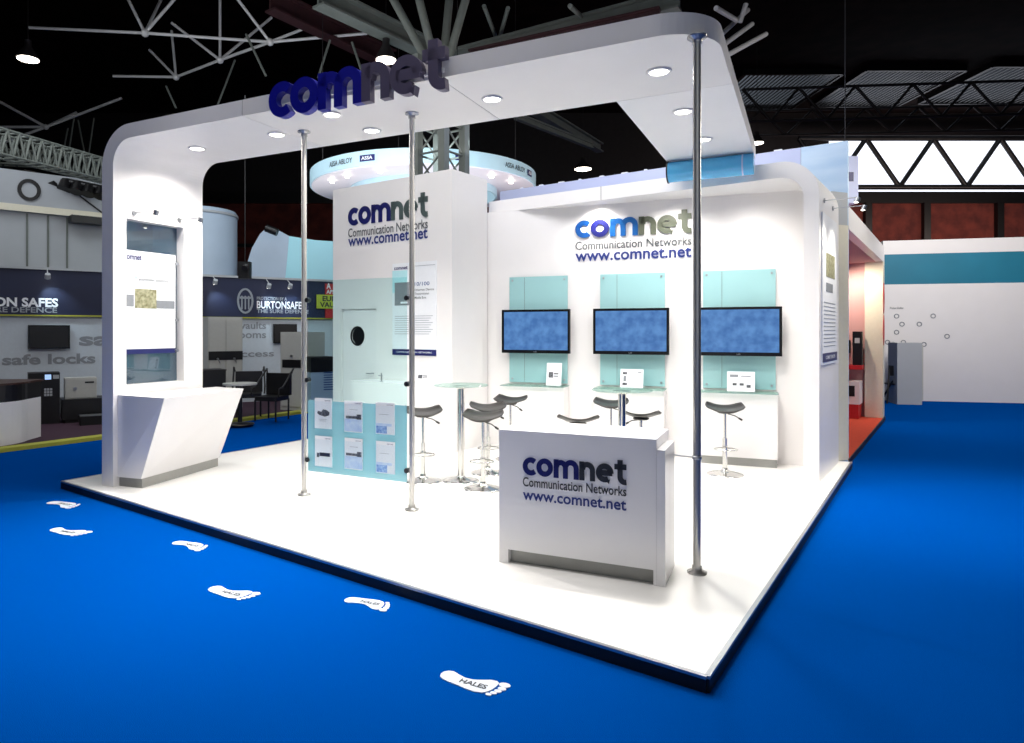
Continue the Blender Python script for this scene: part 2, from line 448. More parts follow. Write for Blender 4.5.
# hanging wires and rods above the left part of the canopy
rods = []
for a, b in (((215, 112), (235, 60)), ((266, 76), (246, 34)), ((318, 78), (330, 40)), ((362, 72), (352, 42)), ((176, 108), (166, 86)), ((68, 157), (74, 118)), ((86, 160), (78, 120)), ((88, 160), (94, 118)), ((62, 158), (68, 128))):
    rods.append((athigh(a[0], a[1], 8.0), at(b[0], b[1], athigh(a[0], a[1], 8.0).y)))
bars('suspension_rods', 'thin steel suspension rods slanting down behind the canopy sign', rods[:5], .03, steelg, 'rod')
bars('suspension_rods', 'thin steel suspension rods over the left lighting rig', rods[5:], .03, steelg, 'rod')
# lighting rigs far left
truss('lighting_truss', 'silver lattice lighting truss above the far left grey board', at(-40, 146, 12.8), at(110, 183, 16.6), .5, 14, .025, steelg, w=.4)
truss('lighting_truss', 'thin silver truss crossing behind the left lighting truss', at(-40, 162, 19), at(70, 168, 20), .4, 8, .03, steelg, w=.3)
mb = MB(); a = at(24, 173, 16.6); b = at(108, 190, 16.8); mb.tube(a, b, .09, 8)
r = thing('lamp_bar', 'black lamp bar with round lamps over the left grey board', 'lamp bar', (a + b) / 2)
mb.build('rail', blk, r)
for i in range(7):
    q = a + (b - a) * (i + .5) / 7
    MB().tube(q, q + Vector((0, -.1, -.22)), .13, 10, .16).build('lamp_can', blk, r)
# big beams
def beam(name, label, a, b, w, h, m):
    a = Vector(a); b = Vector(b); d = (b - a); L = d.length; root = thing(name, label, 'beam', (a + b) / 2)
    x = d.normalized(); s = x.cross(Vector((0, 0, 1))).normalized() * w / 2; t = s.cross(x).normalized() * h / 2
    if t.z < 0: t = -t
    mb = MB()
    def bx(a, b, s0, s1, t0, t1):
        P = [q + s.normalized() * i + t.normalized() * j for q in (a, b) for i, j in ((s0, t0), (s1, t0), (s1, t1), (s0, t1))]
        mb.add(P, [(0, 1, 2, 3), (7, 6, 5, 4), (0, 4, 5, 1), (1, 5, 6, 2), (2, 6, 7, 3), (3, 7, 4, 0)])
    bx(a, b, -w / 2, w / 2, -h / 2, -h / 2 + .05); bx(a, b, -w / 2, w / 2, h / 2 - .05, h / 2); bx(a, b, -.03, .03, -h / 2 + .05, h / 2 - .05)
    mb.build('flange', m, root)
    return root
beam('roof_beam', 'broad grey steel roof beam running down to the lattice column head', athigh(318, -4, 8.6), athigh(447, 58, 8.6), .36, .42, steelg)
beam('roof_beam', 'dark oxide roof beam behind the sign letters o and m', athigh(270, 0, 9.4), athigh(392, 60, 9.4), .35, .5, steelr)
beam('roof_beam', 'grey green steel roof beam rising to the right behind the canopy', athigh(440, 62, 8.6), athigh(680, 0, 8.6), .3, .4, steelg)
beam('roof_beam', 'dark red steel beam just under the grey green roof beam', athigh(470, 56, 8.2), athigh(660, 14, 8.2), .2, .26, steelr)
beam('roof_beam', 'grey roof beam seen through the canopy opening', athigh(520, 100, 9.0), athigh(600, 148, 9.0), .3, .36, steelg)
beam('roof_beam', 'pale catwalk beam under the roof beam in the canopy opening', athigh(516, 116, 8.2), athigh(592, 146, 8.2), .16, .2, steelg)
c0 = athigh(438, 58, 8.6)
# lattice column: four legs with bracing
LC = Vector((-.40, 12.3, 0)); lf = Fr(LC, A_P)
r = thing('lattice_column', 'grey green steel lattice column rising behind the white storage room', 'column', LC)
for sx in (-.3, .3):
    for sy in (-.3, .3):
        MB().box(sx - .07, sx + .07, sy - .07, sy + .07, 0, 6.7, lf).build('leg', steelg, r)
mb = MB()
for i in range(12):
    z = .4 + i * .5
    for y in (-.3, .3): mb.tube(lf.p(-.3, y, z), lf.p(.3, y, z + .0), .02, 6); mb.tube(lf.p(-.3, y, z), lf.p(.3, y, z + .5), .018, 6)
    for x in (-.3, .3): mb.tube(lf.p(x, -.3, z), lf.p(x, .3, z), .02, 6); mb.tube(lf.p(x, .3, z), lf.p(x, -.3, z + .5), .018, 6)
mb.build('bracing', steelg, r)
mb = MB(); top = LC + Vector((0, 0, 6.6))
for dx, dy in ((-.9, .2), (1.0, .3), (.3, .8), (-1.9, .6)):
    MB().tube(top + Vector((dx * .12, dy * .12, 0)), top + Vector((dx, dy, 3.2)), .075, 8).build('strut', steelg, r)
bars('roof_strut', 'pair of thin grey struts crossing the roof above the beam right of the sign', [(athigh(497, 40, 9), at(484, 6, 15.3)), (athigh(499, 40, 9), at(508, 8, 15.3)), (athigh(585, 20, 9), at(570, 6, 13.5))], .05, steelg, 'strut')
bars('roof_strut', 'slanting grey strut ends beside the right canopy corner', [(at(722, 58, 16), at(766, 34, 17)), (at(722, 46, 16), at(752, 24, 17)), (at(716, 8, 16), at(736, 20, 17)), (at(722, 34, 17), at(748, 10, 18)), (at(740, 22, 17), at(746, 4, 17))], .06, steelw, 'strut')

# ------------------------------------------------------------------ round hanging sign of the stand behind
RC = Vector((-.92, 16.0, 0)); R0 = 2.62
r = thing('ring_sign', 'pale blue round hanging banner reading ASSA ABLOY above the storage room', 'sign', RC + Vector((0, 0, 5.04)))
N = 64
def ringwall(mb, ra, rb, z0, z1):
    P = []; fs = []
    for i in range(N):
        t = 2 * PI * i / N
        for rr, z in ((ra, z0), (rb, z0), (rb, z1), (ra, z1)): P.append(RC + Vector((rr * math.cos(t), rr * math.sin(t), z)))
    for i in range(N):
        j = (i + 1) % N
        for k in range(4): fs.append((4 * i + k, 4 * j + k, 4 * j + (k + 1) % 4, 4 * i + (k + 1) % 4))
    return mb.add(P, fs, False)
ringwall(MB(), R0 - .04, R0, 5.04, 5.34).build('band', ringb, r)
ringwall(MB(), R0 - .9, R0 - .04, 5.02, 5.05).build('soffit_ring', ringw, r)
ringwall(MB(), R0 - .95, R0 - .9, 4.86, 5.2).build('inner_band', ringb, r)
def ring_text(s, a0, a1, z0, z1, m, rr=R0 + .012, bold=.01):
    me = text_mesh(s, bold); xs = [v.co.x for v in me.vertices]; zs = [v.co.y for v in me.vertices]
    ax, bx, az, bz = min(xs), max(xs), min(zs), max(zs); mb = MB()
    def xf(c):
        t = math.radians(a0 + (a1 - a0) * (c.x - ax) / (bx - ax)); return RC + Vector((rr * math.cos(t), rr * math.sin(t), z0 + (z1 - z0) * (c.y - az) / (bz - az)))
    mb.mesh(me, xf); bpy.data.meshes.remove(me); mb.build('lettering', m, r)
def ring_patch(a0, a1, z0, z1, m, rr=R0 + .008):
    P = []; n = 6
    for i in range(n + 1):
        t = math.radians(a0 + (a1 - a0) * i / n)
        P += [RC + Vector((rr * math.cos(t), rr * math.sin(t), z)) for z in (z0, z1)]
    MB().add(P, [(2 * i, 2 * i + 2, 2 * i + 3, 2 * i + 1) for i in range(n)]).build('badge', m, r)
for a0, a1, b0_, b1_ in ((225, 240, 244, 251.5), (313, 329, 332, 338), (None, None, 287, 292.5)):
    if a0: ring_text('ASSA ABLOY', a0, a1, 5.13, 5.24, dgrey)
    ring_patch(b0_, b1_, 5.12, 5.25, navy); ring_text('ASSA', b0_ + 1, b1_ - 1, 5.15, 5.22, paper, R0 + .02, .02)
mb = MB()
for t in (20, 110, 200, 290):
    q = RC + Vector((R0 * .9 * math.cos(math.radians(t)), R0 * .9 * math.sin(math.radians(t)), 5.3)); mb.tube(q, q + Vector((0, 0, 8)), .008, 5)
mb.build('hanging_wire', steeld, r)
for t in (212, 228, 250, 312, 330):
    q = RC + Vector(((R0 - .35) * math.cos(math.radians(t)), (R0 - .35) * math.sin(math.radians(t)), 5.0)); MB().lathe([(.05, 0), (.05, -.04)], q, 10).build('spot_lamp', lampw, r)

# ------------------------------------------------------------------ the stand: deck
K = ground(707, 676); Lc = ground(62, 481)
eA = (Lc - K).normalized(); eB = Vector((.574, .819, 0))
Kf = [K, K + eB * 6.55, None, Lc + eB * 6.5, Lc]; Kf[2] = K + eB * 6.55 + (Kf[3] - Kf[1]) * .5
poly = [K, K + eB * 6.5, Lc + eB * 5.2, Lc]
polyxy = [(p.x, p.y) for p in poly]
cen = sum(poly, Vector((0, 0, 0))) / 4
r = thing('stand_deck', 'raised white exhibition platform with black skirt on the blue carpet', 'platform', (cen.x, cen.y, 0))
inn = [((p - cen) * .994 + cen) for p in poly]
MB().prism(polyxy, .03, DK - .001).build('deck_board', deckm, r)
MB().prism([(p.x, p.y) for p in inn], 0, .03).build('black_plinth', blackm, r)
MB().prism([(p.x, p.y) for p in [((p - cen) * .9985 + cen) for p in poly]], DK - .001, DK).build('floor_vinyl', deckm, r)
mb = MB(); sk = MB()
for a, b in ((poly[3], poly[0]), (poly[0], poly[1]), (poly[2], poly[3])):
    f, L = fr2(a, b)
    sk.box(0, L, -.012, 0, 0, .066, f); mb.box(0, L, -.014, .012, .066, DK + .002, f)
sk.build('black_skirt', blackm, r); mb.build('metal_edge_strip', alum, r)

# ------------------------------------------------------------------ canopy
zs, zt = 3.74, 3.89      # soffit and top of the fascia
c0_, c1_ = 4.73, 5.92    # front and back of the beam in canopy coordinates
sL, sLi, sR, sRi = -6.73, -6.55, -.55, -1.50
r = thing('canopy', 'white canopy bending down into a slab leg at left, with downlights', 'canopy', S.p(-6.64, 5.3, DK))
CANOPY = r
wc0, wc1, wz0, wz1 = 4.887, 5.645, 1.143, 2.945
ro, ri = .42, .26
outer = [(sL, DK), (sL, wz0), (sL, wz1)] + arc(sL + ro, zt - ro, ro, 180, 90, 12)
inner = [(sLi, DK), (sLi, wz0), (sLi, wz1)] + arc(sLi + ri, zs - ri, ri, 180, 90, 12)
mb = MB()
mb.box(sL, sLi, c0_, c1_, DK, wz0, S); mb.box(sL, sLi, c0_, wc0, wz0, wz1, S); mb.box(sL, sLi, wc1, c1_, wz0, wz1, S)
mb.strip(outer[2:] + [(-4.724, zt)], inner[2:] + [(-4.724, zs)], c0_, c1_, S)
leg = mb.build('curved_leg', white, r)
mb = MB(); mb.box(-4.716, -2.622, c0_, c1_, zs, zt, S); mb.build('beam_panel', soff, r)
R = .40
pl = [(-2.614, c0_)] + arc(sR - R, c0_ + R, R, -90, 0, 12) + [(sR, c1_), (-2.614, c1_)]
MB().prism(pl, zs, zt, S).build('beam_panel', soff, r)
MB().box(sRi, sR, c1_ + .006, 8.60, zs, zt, S).build('arm_panel', white, r)
for bx in ((-4.724, -4.716, c0_ + .004, c1_ - .004), (-2.622, -2.614, c0_ + .004, c1_ - .004), (sRi, sR - .004, c1_, c1_ + .006)):
    MB().box(*bx, zs + .004, zt - .004, S).build('panel_joint', seam, r)
# downlights
DL = [((197, 148), 'in the curved leg end of the canopy, leftmost'), ((277, 134), 'in the canopy beam, left of the first pole top'), ((332, 114), 'in the canopy beam right under the letters o and m'), ((372, 130), 'in the canopy beam between the two leaflet poles'), ((492, 98.5), 'in the canopy beam right of the hanging sign letters'), ((659, 71), 'in the canopy beam just left of the corner pole'), ((683, 111), 'in the side arm left of the corner pole, nearest the joint'), ((703, 139), 'in the side arm, farthest from the beam')]
proto = None; dlp = []
for (px, py), lab in DL:
    q = athigh(px, py, zs); dlp.append(q)
    if proto is None:
        proto = thing('downlight', '', 'downlight', (0, 0, 0))
        MB().lathe([(.095, -.001), (.095, -.012), (.075, -.016), (.07, -.004)], n=20).build('trim_ring', white, proto)
        MB().lathe([(.072, -.002), (.072, -.008), (.03, -.012)], n=20).build('lens', lamp, proto)
        d = proto
    else: d = copy_tree(proto)
    d.location = q; d['label'] = 'round recessed downlight ' + lab; d['group'] = 'downlights in the white canopy'

# three chrome poles
def pole(s, c, lab, clamps, toz=zs):
    r = thing('chrome_pole', lab, 'pole', S.p(s, c, DK), 'chrome poles holding up the canopy')
    b = S.p(s, c, 0)
    MB().tube(b + Vector((0, 0, DK)), b + Vector((0, 0, toz)), .026, 20).build('tube', polem, r)
    MB().lathe([(.065, DK), (.065, DK + .012), (.034, DK + .02), (.034, DK + .05)], b, 20).build('base_flange', polem, r)
    MB().lathe([(.034, toz - .05), (.034, toz - .02), (.065, toz - .012), (.065, toz)], b, 20).build('top_flange', polem, r)
    for z, sx in clamps:
        mb = MB(); q = b + Vector((0, 0, z)); f = Fr(q, A_S)
        mb.tube(f.p(sx * .028, 0, 0), f.p(sx * .062, 0, 0), .016, 12); mb.tube(f.p(sx * .05, -.022, 0), f.p(sx * .05, .022, 0), .024, 14)
        mb.build('glass_clamp', knobm, r)
    return r
s1, s2, cp = -4.525, -3.259, 5.375
pole(s1, cp, 'chrome pole at the left edge of the leaflet panel', [(2.04, 1), (1.24, 1), (.44, 1)])
pole(s2, cp, 'chrome pole at the right edge of the leaflet panel', [(2.035, -1), (1.24, -1), (.44, -1)])
p3 = pole(-.678, 4.856, 'chrome pole at the near corner beside the front reception counter', [])
# glass panel and leaflet panel between poles one and two
PF = S.shift(0, cp); px0, px1 = s1 + .055, s2 - .055
g = MB().box(px0, px1, -.004, .004, 1.045, 2.23, PF).build('glass_screen', clear)
tag(g, 'clear greenish glass screen clamped between two chrome poles above the leaflets', 'glass panel')
r = thing('leaflet_display', 'frosted turquoise leaflet display with six leaflet pockets between two poles', 'panel', PF.p((px0 + px1) / 2, 0, .33))
MB().box(px0, px1, -.005, .005, .33, 1.04, PF).build('frosted_sheet', frost, r)
BR = [((315, 427.5), (334, 398.8), 0), ((344.5, 431), (364.5, 401.7), 1), ((376, 432.7), (396.5, 403.6), 2), ((315.5, 465.3), (334, 436.7), 3), ((344.5, 468), (365, 439), 1), ((376, 471.8), (397, 442.4), 2)]
BL = ['white leaflet with a dark device photo, top left pocket of the turquoise panel', 'white leaflet with a pale blue lower half, top middle pocket of the turquoise panel', 'white leaflet with a blue picture at its foot, top right pocket of the turquoise panel', 'white leaflet with a black box photo, bottom left pocket of the turquoise panel', 'white leaflet with a pale blue lower half, bottom middle pocket of the turquoise panel', 'white leaflet with a blue picture at its foot, bottom right pocket of the turquoise panel']
for (a, b, kind), lab in zip(BR, BL):
    xa, za = PF.hit(*a); xb, zb = PF.hit(*b); xc = (xa + xb) / 2; zc = (za + zb) / 2; w, h = .21, .30
    b = thing('leaflet', lab, 'leaflet', PF.p(xc, -.02, zc - h / 2), 'leaflets in the turquoise panel')
    MB().box(xc - w / 2, xc + w / 2, -.020, -.014, zc - h / 2, zc + h / 2, PF).build('cover', paper, b)
    yy = -.0215
    def rc(x0, x1, z0, z1, m, nm, d=0):
        MB().box(xc - w / 2 + x0 * w, xc - w / 2 + x1 * w, yy - d, -.020, zc - h / 2 + z0 * h, zc - h / 2 + z1 * h, PF).build(nm, m, b)
    if kind == 0:
        MB().slab([(xc + (x - .5) * w, zc + (z - .5) * h) for x, z in ((.15, .5), (.3, .44), (.45, .42), (.6, .4), (.85, .45), (.88, .55), (.7, .62), (.5, .64), (.4, .55), (.2, .58))], yy, -.02, PF).build('device_picture', dark, b)
        rc(.25, .7, .3, .31, greyprint, 'text_line'); rc(.3, .65, .25, .26, greyprint, 'text_line')
    elif kind == 3:
        rc(.28, .88, .34, .46, blk, 'device_picture'); rc(.12, .26, .30, .44, dark, 'device_picture')
    elif kind == 1:
        rc(.02, .98, .03, .42, paperb, 'blue_area'); rc(.08, .8, .44, .52, dark, 'device_picture'); rc(.7, .95, .42, .58, dark, 'device_picture')
        rc(.3, .75, .72, .73, greyprint, 'text_line')
    else:
        rc(.03, .6, .03, .26, paperd, 'blue_area'); rc(.03, .85, .26, .34, paperb, 'blue_area'); rc(.2, .7, .62, .63, greyprint, 'text_line')
    x0 = xc + .02; put_text(MB(), 'comnet', PF, x0, x0 + .07, zc + h * .41, zc + h * .45, yy, .01).build('lettering', navy, b)
    pk = MB(); ex = .012
    pk.box(xc - w / 2 - ex, xc + w / 2 + ex, -.032, -.029, zc - h / 2 - .012, zc + h / 2 - .03, PF)
    pk.build('pocket', acryl, r)

# hanging sign letters on the canopy front
SF = S.shift(0, c0_ - .02)
x0, _ = SF.hit(274, 100); x1, _ = SF.hit(449, 70)
r = thing('fascia_sign', 'raised comnet letters, navy and plum grey, on the front of the canopy', 'sign', SF.p((x0 + x1) / 2, -.05, 3.635))
logo(SF, x0, 3.625, x1 - x0, .315, .07, [navy2, navy2, navy2, plum, plum, plum], r, gap=.0, y=-.0)
MB().box(x0 + .05, x1 - .05, -.004, .02, zs + .03, zs + .07, SF).build('mounting_rail', white, r)

# window poster in the slab leg
GF = Fr(S.p(sLi - .09, 0, 0), A_S + PI / 2)      # plane facing the deck; local x runs back (c), local y towards -s
def gp(c): return c
r = thing('window_poster', 'tall glass fronted comnet poster set in the opening of the canopy leg', 'poster', GF.p((wc0 + wc1) / 2, 0, wz0))
MB().box(wc0 + .004, wc1 - .004, .028, .034, wz0 + .003, wz1 - .003, GF).build('glass_pane', wglass, r)
pz0, pz1 = 1.475, 2.62
MB().box(wc0 + .02, wc1 - .045, .0, .006, pz0, pz1, GF).build('poster_sheet', paper, r)
def pr(x0, x1, z0, z1, m, nm, rt=r, fr=GF, y=-.002, yb=0.0):
    return MB().box(x0, x1, y, yb, z0, z1, fr).build(nm, m, rt)
pa, pb = wc0 + .02, wc1 - .045; pw = pb - pa
put_text(MB(), 'comnet', GF, pa + .02, pa + pw * .34, 2.515, 2.575, -.003, .02).build('lettering', navy, r)
pr(pa + pw * .42, pb - .02, 2.52, 2.525, textl, 'text_line')
pr(pa + .005, pa + pw * .25, 2.22, 2.48, cyanm, 'cyan_area')
put_text(MB(), 'Transmission Solutions', GF, pa + pw * .22, pa + pw * .85, 2.29, 2.33, -.003).build('lettering', textg, r)
pr(pa + .01, pa + pw * .2, 2.0, 2.13, greyprint, 'picture'); pr(pa + pw * .22, pa + pw * .62, 1.985, 2.2, photo, 'picture', y=-.004)
pr(pa + pw * .62, pa + pw * .98, 1.99, 2.08, greyprint, 'picture')
for k in range(9):
    z = 1.88 - k * .034
    pr(pa + .03, pa + pw * (.44 if k % 3 else .38), z, z + .004, textl, 'text_line'); pr(pa + pw * .54, pa + pw * (.9 if k % 4 else .8), z - .01, z - .006, textl, 'text_line')
pr(pa, pb, pz0, pz0 + .055, navybar, 'navy_footer')
for cc, zz in ((wc1 - .04, 2.52), (wc1 - .04, 1.86), (wc1 - .04, 1.5), (wc0 + .012, 2.6)):
    mb = MB(); mb.tube(GF.p(cc, .03, zz), GF.p(cc, -.03, zz), .018, 12); mb.build('standoff', alum, r)
# arm spotlights on the leg
def arm_light(base, tip, lab, group, cl=(255, 240, 220)):
    base = Vector(base); tip = Vector(tip)
    r = thing('arm_spotlight', lab, 'spotlight', base, group)
    d = (tip - base).normalized()
    MB().tube(base, base + d * .012, .028, 14).build('wall_rose', alum, r)
    MB().tube(base + d * .01, tip, .006, 8).build('arm', alum, r)
    mb = MB(); mb.tube(tip, tip + Vector((0, 0, -.05)) - d * .02, .026, 14, .03); mb.build('lamp_head', alum, r)
    q = tip + Vector((0, 0, -.051)) - d * .02
    MB().lathe([(.024, 0), (.02, -.006)], q, 12).build('lens', lampw, r)
    return q
LF = Fr(S.p(sLi, 0, 0), A_S + PI / 2)
lights = []
for (px, py), lab in (((134, 213), 'slim arm spotlight above the near end of the leg poster'), ((179, 220), 'slim arm spotlight above the far end of the leg poster')):
    x, z = LF.hit(px, py)
    lights.append(arm_light(LF.p(x, 0, z), LF.p(x, -.36, z), lab, 'arm spotlights over the window poster'))

# ------------------------------------------------------------------ slanted counter by the leg
A0 = ground(115, 485.2); B0 = ground(139.6, 488.3); C0 = ground(219.4, 465.2); 
zc = 1.05
At = S.p(sLi + .004, c0_ + .05, 0); Bt = athigh(164.5, 398.3, zc) if False else Vector((-3.016, 6.87, 0)); Ct = Vector((-2.59, 8.03, 0))
D0 = S.p(sLi + .004, c1_ - .02, 0)
B0 = Vector((-3.37, 7.12, 0)); C0 = Vector((-2.985, 8.33, 0))
r = thing('wedge_counter', 'white wedge shaped counter leaning outward beside the canopy leg', 'counter', (At + C0) / 2 + Vector((0, 0, DK)))
def hexa(mb, bot, topp, z0, z1):
    P = [Vector((p.x, p.y, z0)) for p in bot] + [Vector((p.x, p.y, z1)) for p in topp]; n = len(bot)
    return mb.add(P, [tuple(range(n - 1, -1, -1)), tuple(range(n, 2 * n))] + [(i, (i + 1) % n, n + (i + 1) % n, n + i) for i in range(n)])
hexa(MB(), [At, B0, C0, D0], [At, Bt, Ct, D0 + Vector((.15, .07, 0))], DK + .1, zc).build('body', whiteg, r)
def ins(p, q, t): return p + (q - p) * t
m_ = (At + B0 + C0 + D0) / 4
hexa(MB(), [ins(p, m_, .03) for p in (At, B0, C0, D0)], [ins(p, m_, .03) for p in (At, B0, C0, D0)], DK, DK + .1).build('kick_plate', kick, r)

# ------------------------------------------------------------------ storage room
V0 = Vector((-.149, 9.22, 0)); V1 = Vector((-2.03, 10.62, 0)); V2 = Vector((.30, 9.90, 0))
SR, sw = fr2(V1, V0)       # front face frame, local x left->right
sd = .84; zr = EYE + 2.2
r = thing('storage_room', 'tall white storage cabin with comnet lettering and a porthole door', 'cabin', SR.p(sw / 2, 0, DK))
dx0, _ = SR.hit(341.5, 330); dx1, _ = SR.hit(376, 330); _, dz1 = SR.hit(360, 309)
mb = MB()
mb.box(0, sw, .04, sd, DK, zr, SR)
mb.box(0, dx0, 0, .04, DK, zr, SR); mb.box(dx1, sw, 0, .04, DK, zr, SR); mb.box(dx0, dx1, 0, .04, dz1, zr, SR)
mb.build('wall_shell', white, r)
dr = MB(); hx, hz = SR.hit(357, 336); rad = .125
ou = [(dx0 + .012, DK + .01), (dx1 - .012, DK + .01), (dx1 - .012, dz1 - .012), (dx0 + .012, dz1 - .012)]
# door leaf with a real round hole: fan of quads between circle and rectangle border
nn = 32; ci = []; re = []
for i in range(nn):
    t = 2 * PI * i / nn; cx_, cz_ = math.cos(t), math.sin(t)
    ci.append((hx + rad * cx_, hz + rad * cz_))
    ks = []
    if cx_ > 1e-6: ks.append((ou[1][0] - hx) / cx_)
    if cx_ < -1e-6: ks.append((ou[0][0] - hx) / cx_)
    if cz_ > 1e-6: ks.append((ou[2][1] - hz) / cz_)
    if cz_ < -1e-6: ks.append((ou[0][1] - hz) / cz_)
    k = min(ks); re.append((hx + k * cx_, hz + k * cz_))
dr.strip(re, ci, .012, .036, SR, closed=True)
door = dr.build('door', whiteg, r)
MB().ribbon([(hx + (rad + .01) * math.cos(2 * PI * i / 28), hz + (rad + .01) * math.sin(2 * PI * i / 28)) for i in range(28)], .028, .004, .014, SR, True).sub('porthole_rim', blk, door, r)
MB().slab(arc(hx, hz, rad + .002, 0, 347, 27), .026, .034, SR).sub('porthole_glass', blk, door, r)
MB().tube(SR.p(dx1 - .06, .012, 1.1), SR.p(dx1 - .06, -.04, 1.1), .01).tube(SR.p(dx1 - .06, -.04, 1.1), SR.p(dx1 - .16, -.04, 1.1), .009).sub('door_handle', alum, door, r)
brand_block(SR, (348.5, 428, 226.3, 208.6, 237.6, 228.8, 246.8, 237.4), r, [navy, navy, navy, sgrey, sgrey, sgrey], textg, textn)
# poster on the storage room
x0, z1_ = SR.hit(393, 264); x1, z0_ = SR.hit(437, 356)
pf = SR.shift(0, -.012)
r = thing('product_poster', 'white comnet product poster with navy footer bar on the storage room front', 'poster', pf.p((x0 + x1) / 2, 0, z0_))
MB().box(x0, x1, 0, .010, z0_, z1_, pf).build('poster_sheet', paper, r)
w = x1 - x0; h = z1_ - z0_
def q(a, b, c, d, m, nm, y=-.003): MB().box(x0 + a * w, x0 + b * w, y, 0, z0_ + c * h, z0_ + d * h, pf).build(nm, m, r)
put_text(MB(), 'comnet', pf, x0 + .04 * w, x0 + .36 * w, z0_ + .93 * h, z0_ + .965 * h, -.003, .02).build('lettering', navy, r)
q(.5, .97, .955, .960, textl, 'text_line')
q(.0, .35, .68, .92, cyanm, 'cyan_area'); q(.06, .42, .54, .79, greyprint, 'device_picture', -.006); q(.2, .36, .56, .58, paper, 'device_picture', -.008)
put_text(MB(), '10/100', pf, x0 + .52 * w, x0 + .85 * w, z0_ + .745 * h, z0_ + .785 * h, -.003, .01).build('lettering', lblue, r)
for k, s in enumerate(('Ethernet Device', 'Transmission', 'Media Box')):
    put_text(MB(), s, pf, x0 + .52 * w, x0 + (.95, .84, .78)[k] * w, z0_ + (.69 - .042 * k) * h, z0_ + (.715 - .042 * k) * h, -.003, .01).build('lettering', textg, r)
for k in range(9): q(.06, .92 - .04 * (k % 3), .42 - .024 * k, .425 - .024 * k, textl, 'text_line')
q(0, 1, 0, .065, navybar, 'navy_footer'); put_text(MB(), 'COMMUNICATION NETWORKS', pf, x0 + .1 * w, x0 + .9 * w, z0_ + .025 * h, z0_ + .042 * h, -.004).build('lettering', paper, r)

# slanted counter against the storage front, seen through the glass
f = SR.shift(0, -.46)
xa, za = f.hit(350, 378); xb, _ = f.hit(434, 374)
r = thing('slanted_counter', 'white slant ended counter against the storage room, behind the glass screen', 'counter', f.p((xa + xb) / 2, .2, DK))
mb = MB(); mb.slab([(xa, 1.02), (xa + .03, .98), (xa + .22, DK), (xb, DK), (xb, 1.02)], 0, .455, f); mb.build('body', whiteg, r)
MB().box(xa + .24, xb - .01, -.004, 0, DK, DK + .06, f).build('kick_strip', white, r)
cx, cz = f.hit(374, 372)
r = thing('card_clip', 'small grey metal clip stand on the counter behind the glass screen', 'stand', f.p(cx, .15, 1.02))
MB().tube(f.p(cx, .15, 1.02), f.p(cx, .15, 1.14), .01).tube(f.p(cx - .06, .15, 1.1), f.p(cx + .02, .15, 1.1), .007).lathe([(.03, 0), (.03, .008)], f.p(cx, .15, 1.02), 12).build('stem', alum, r)

# ------------------------------------------------------------------ display arch and TV wall
AO = Vector((3.83 + .08 * .802, 7.48 - .08 * .597, 0))
AF = Fr(AO, A_P)           # x=0 at the outer right edge, runs left as negative
za0, za1 = EYE + 1.728, EYE + 1.907
th = .155; Ro, Ri = .40, .25; AL = -4.38; dep = 1.37
outer = [(0, DK)] + arc(-Ro, za1 - Ro, Ro, 0, 90, 12) + [(AL, za1)]
inner = [(-th, DK)] + arc(-th - Ri, za0 - Ri, Ri, 0, 90, 12) + [(AL, za0)]
r = thing('display_arch', 'white wall arch with rounded corner framing the three screens', 'wall unit', AF.p(-.08, .5, DK))
MB().strip(outer, inner, 0, dep, AF).build('arch_frame', white, r)
Wa = Vector((.36, 9.93, 0)); Wb = AF.p(-th - .0, .92, 0)
WF, wl = fr2(Wa, Wb)
MB().box(-.05, wl, 0, .08, DK, za0, WF).build('wall_panel', white, r)
mb = MB(); x, _ = AF.hit(601, 190); mb.box(x - .003, x + .003, -.002, 0, za0, za1, AF); mb.build('panel_joint', seam, r)
brand_block(WF, (575.5, 691.5, 238.5, 221, 250.3, 242, 261.8, 252), r, [lblue, navy, azure, olive, olive, olive], textg, textn, .02)

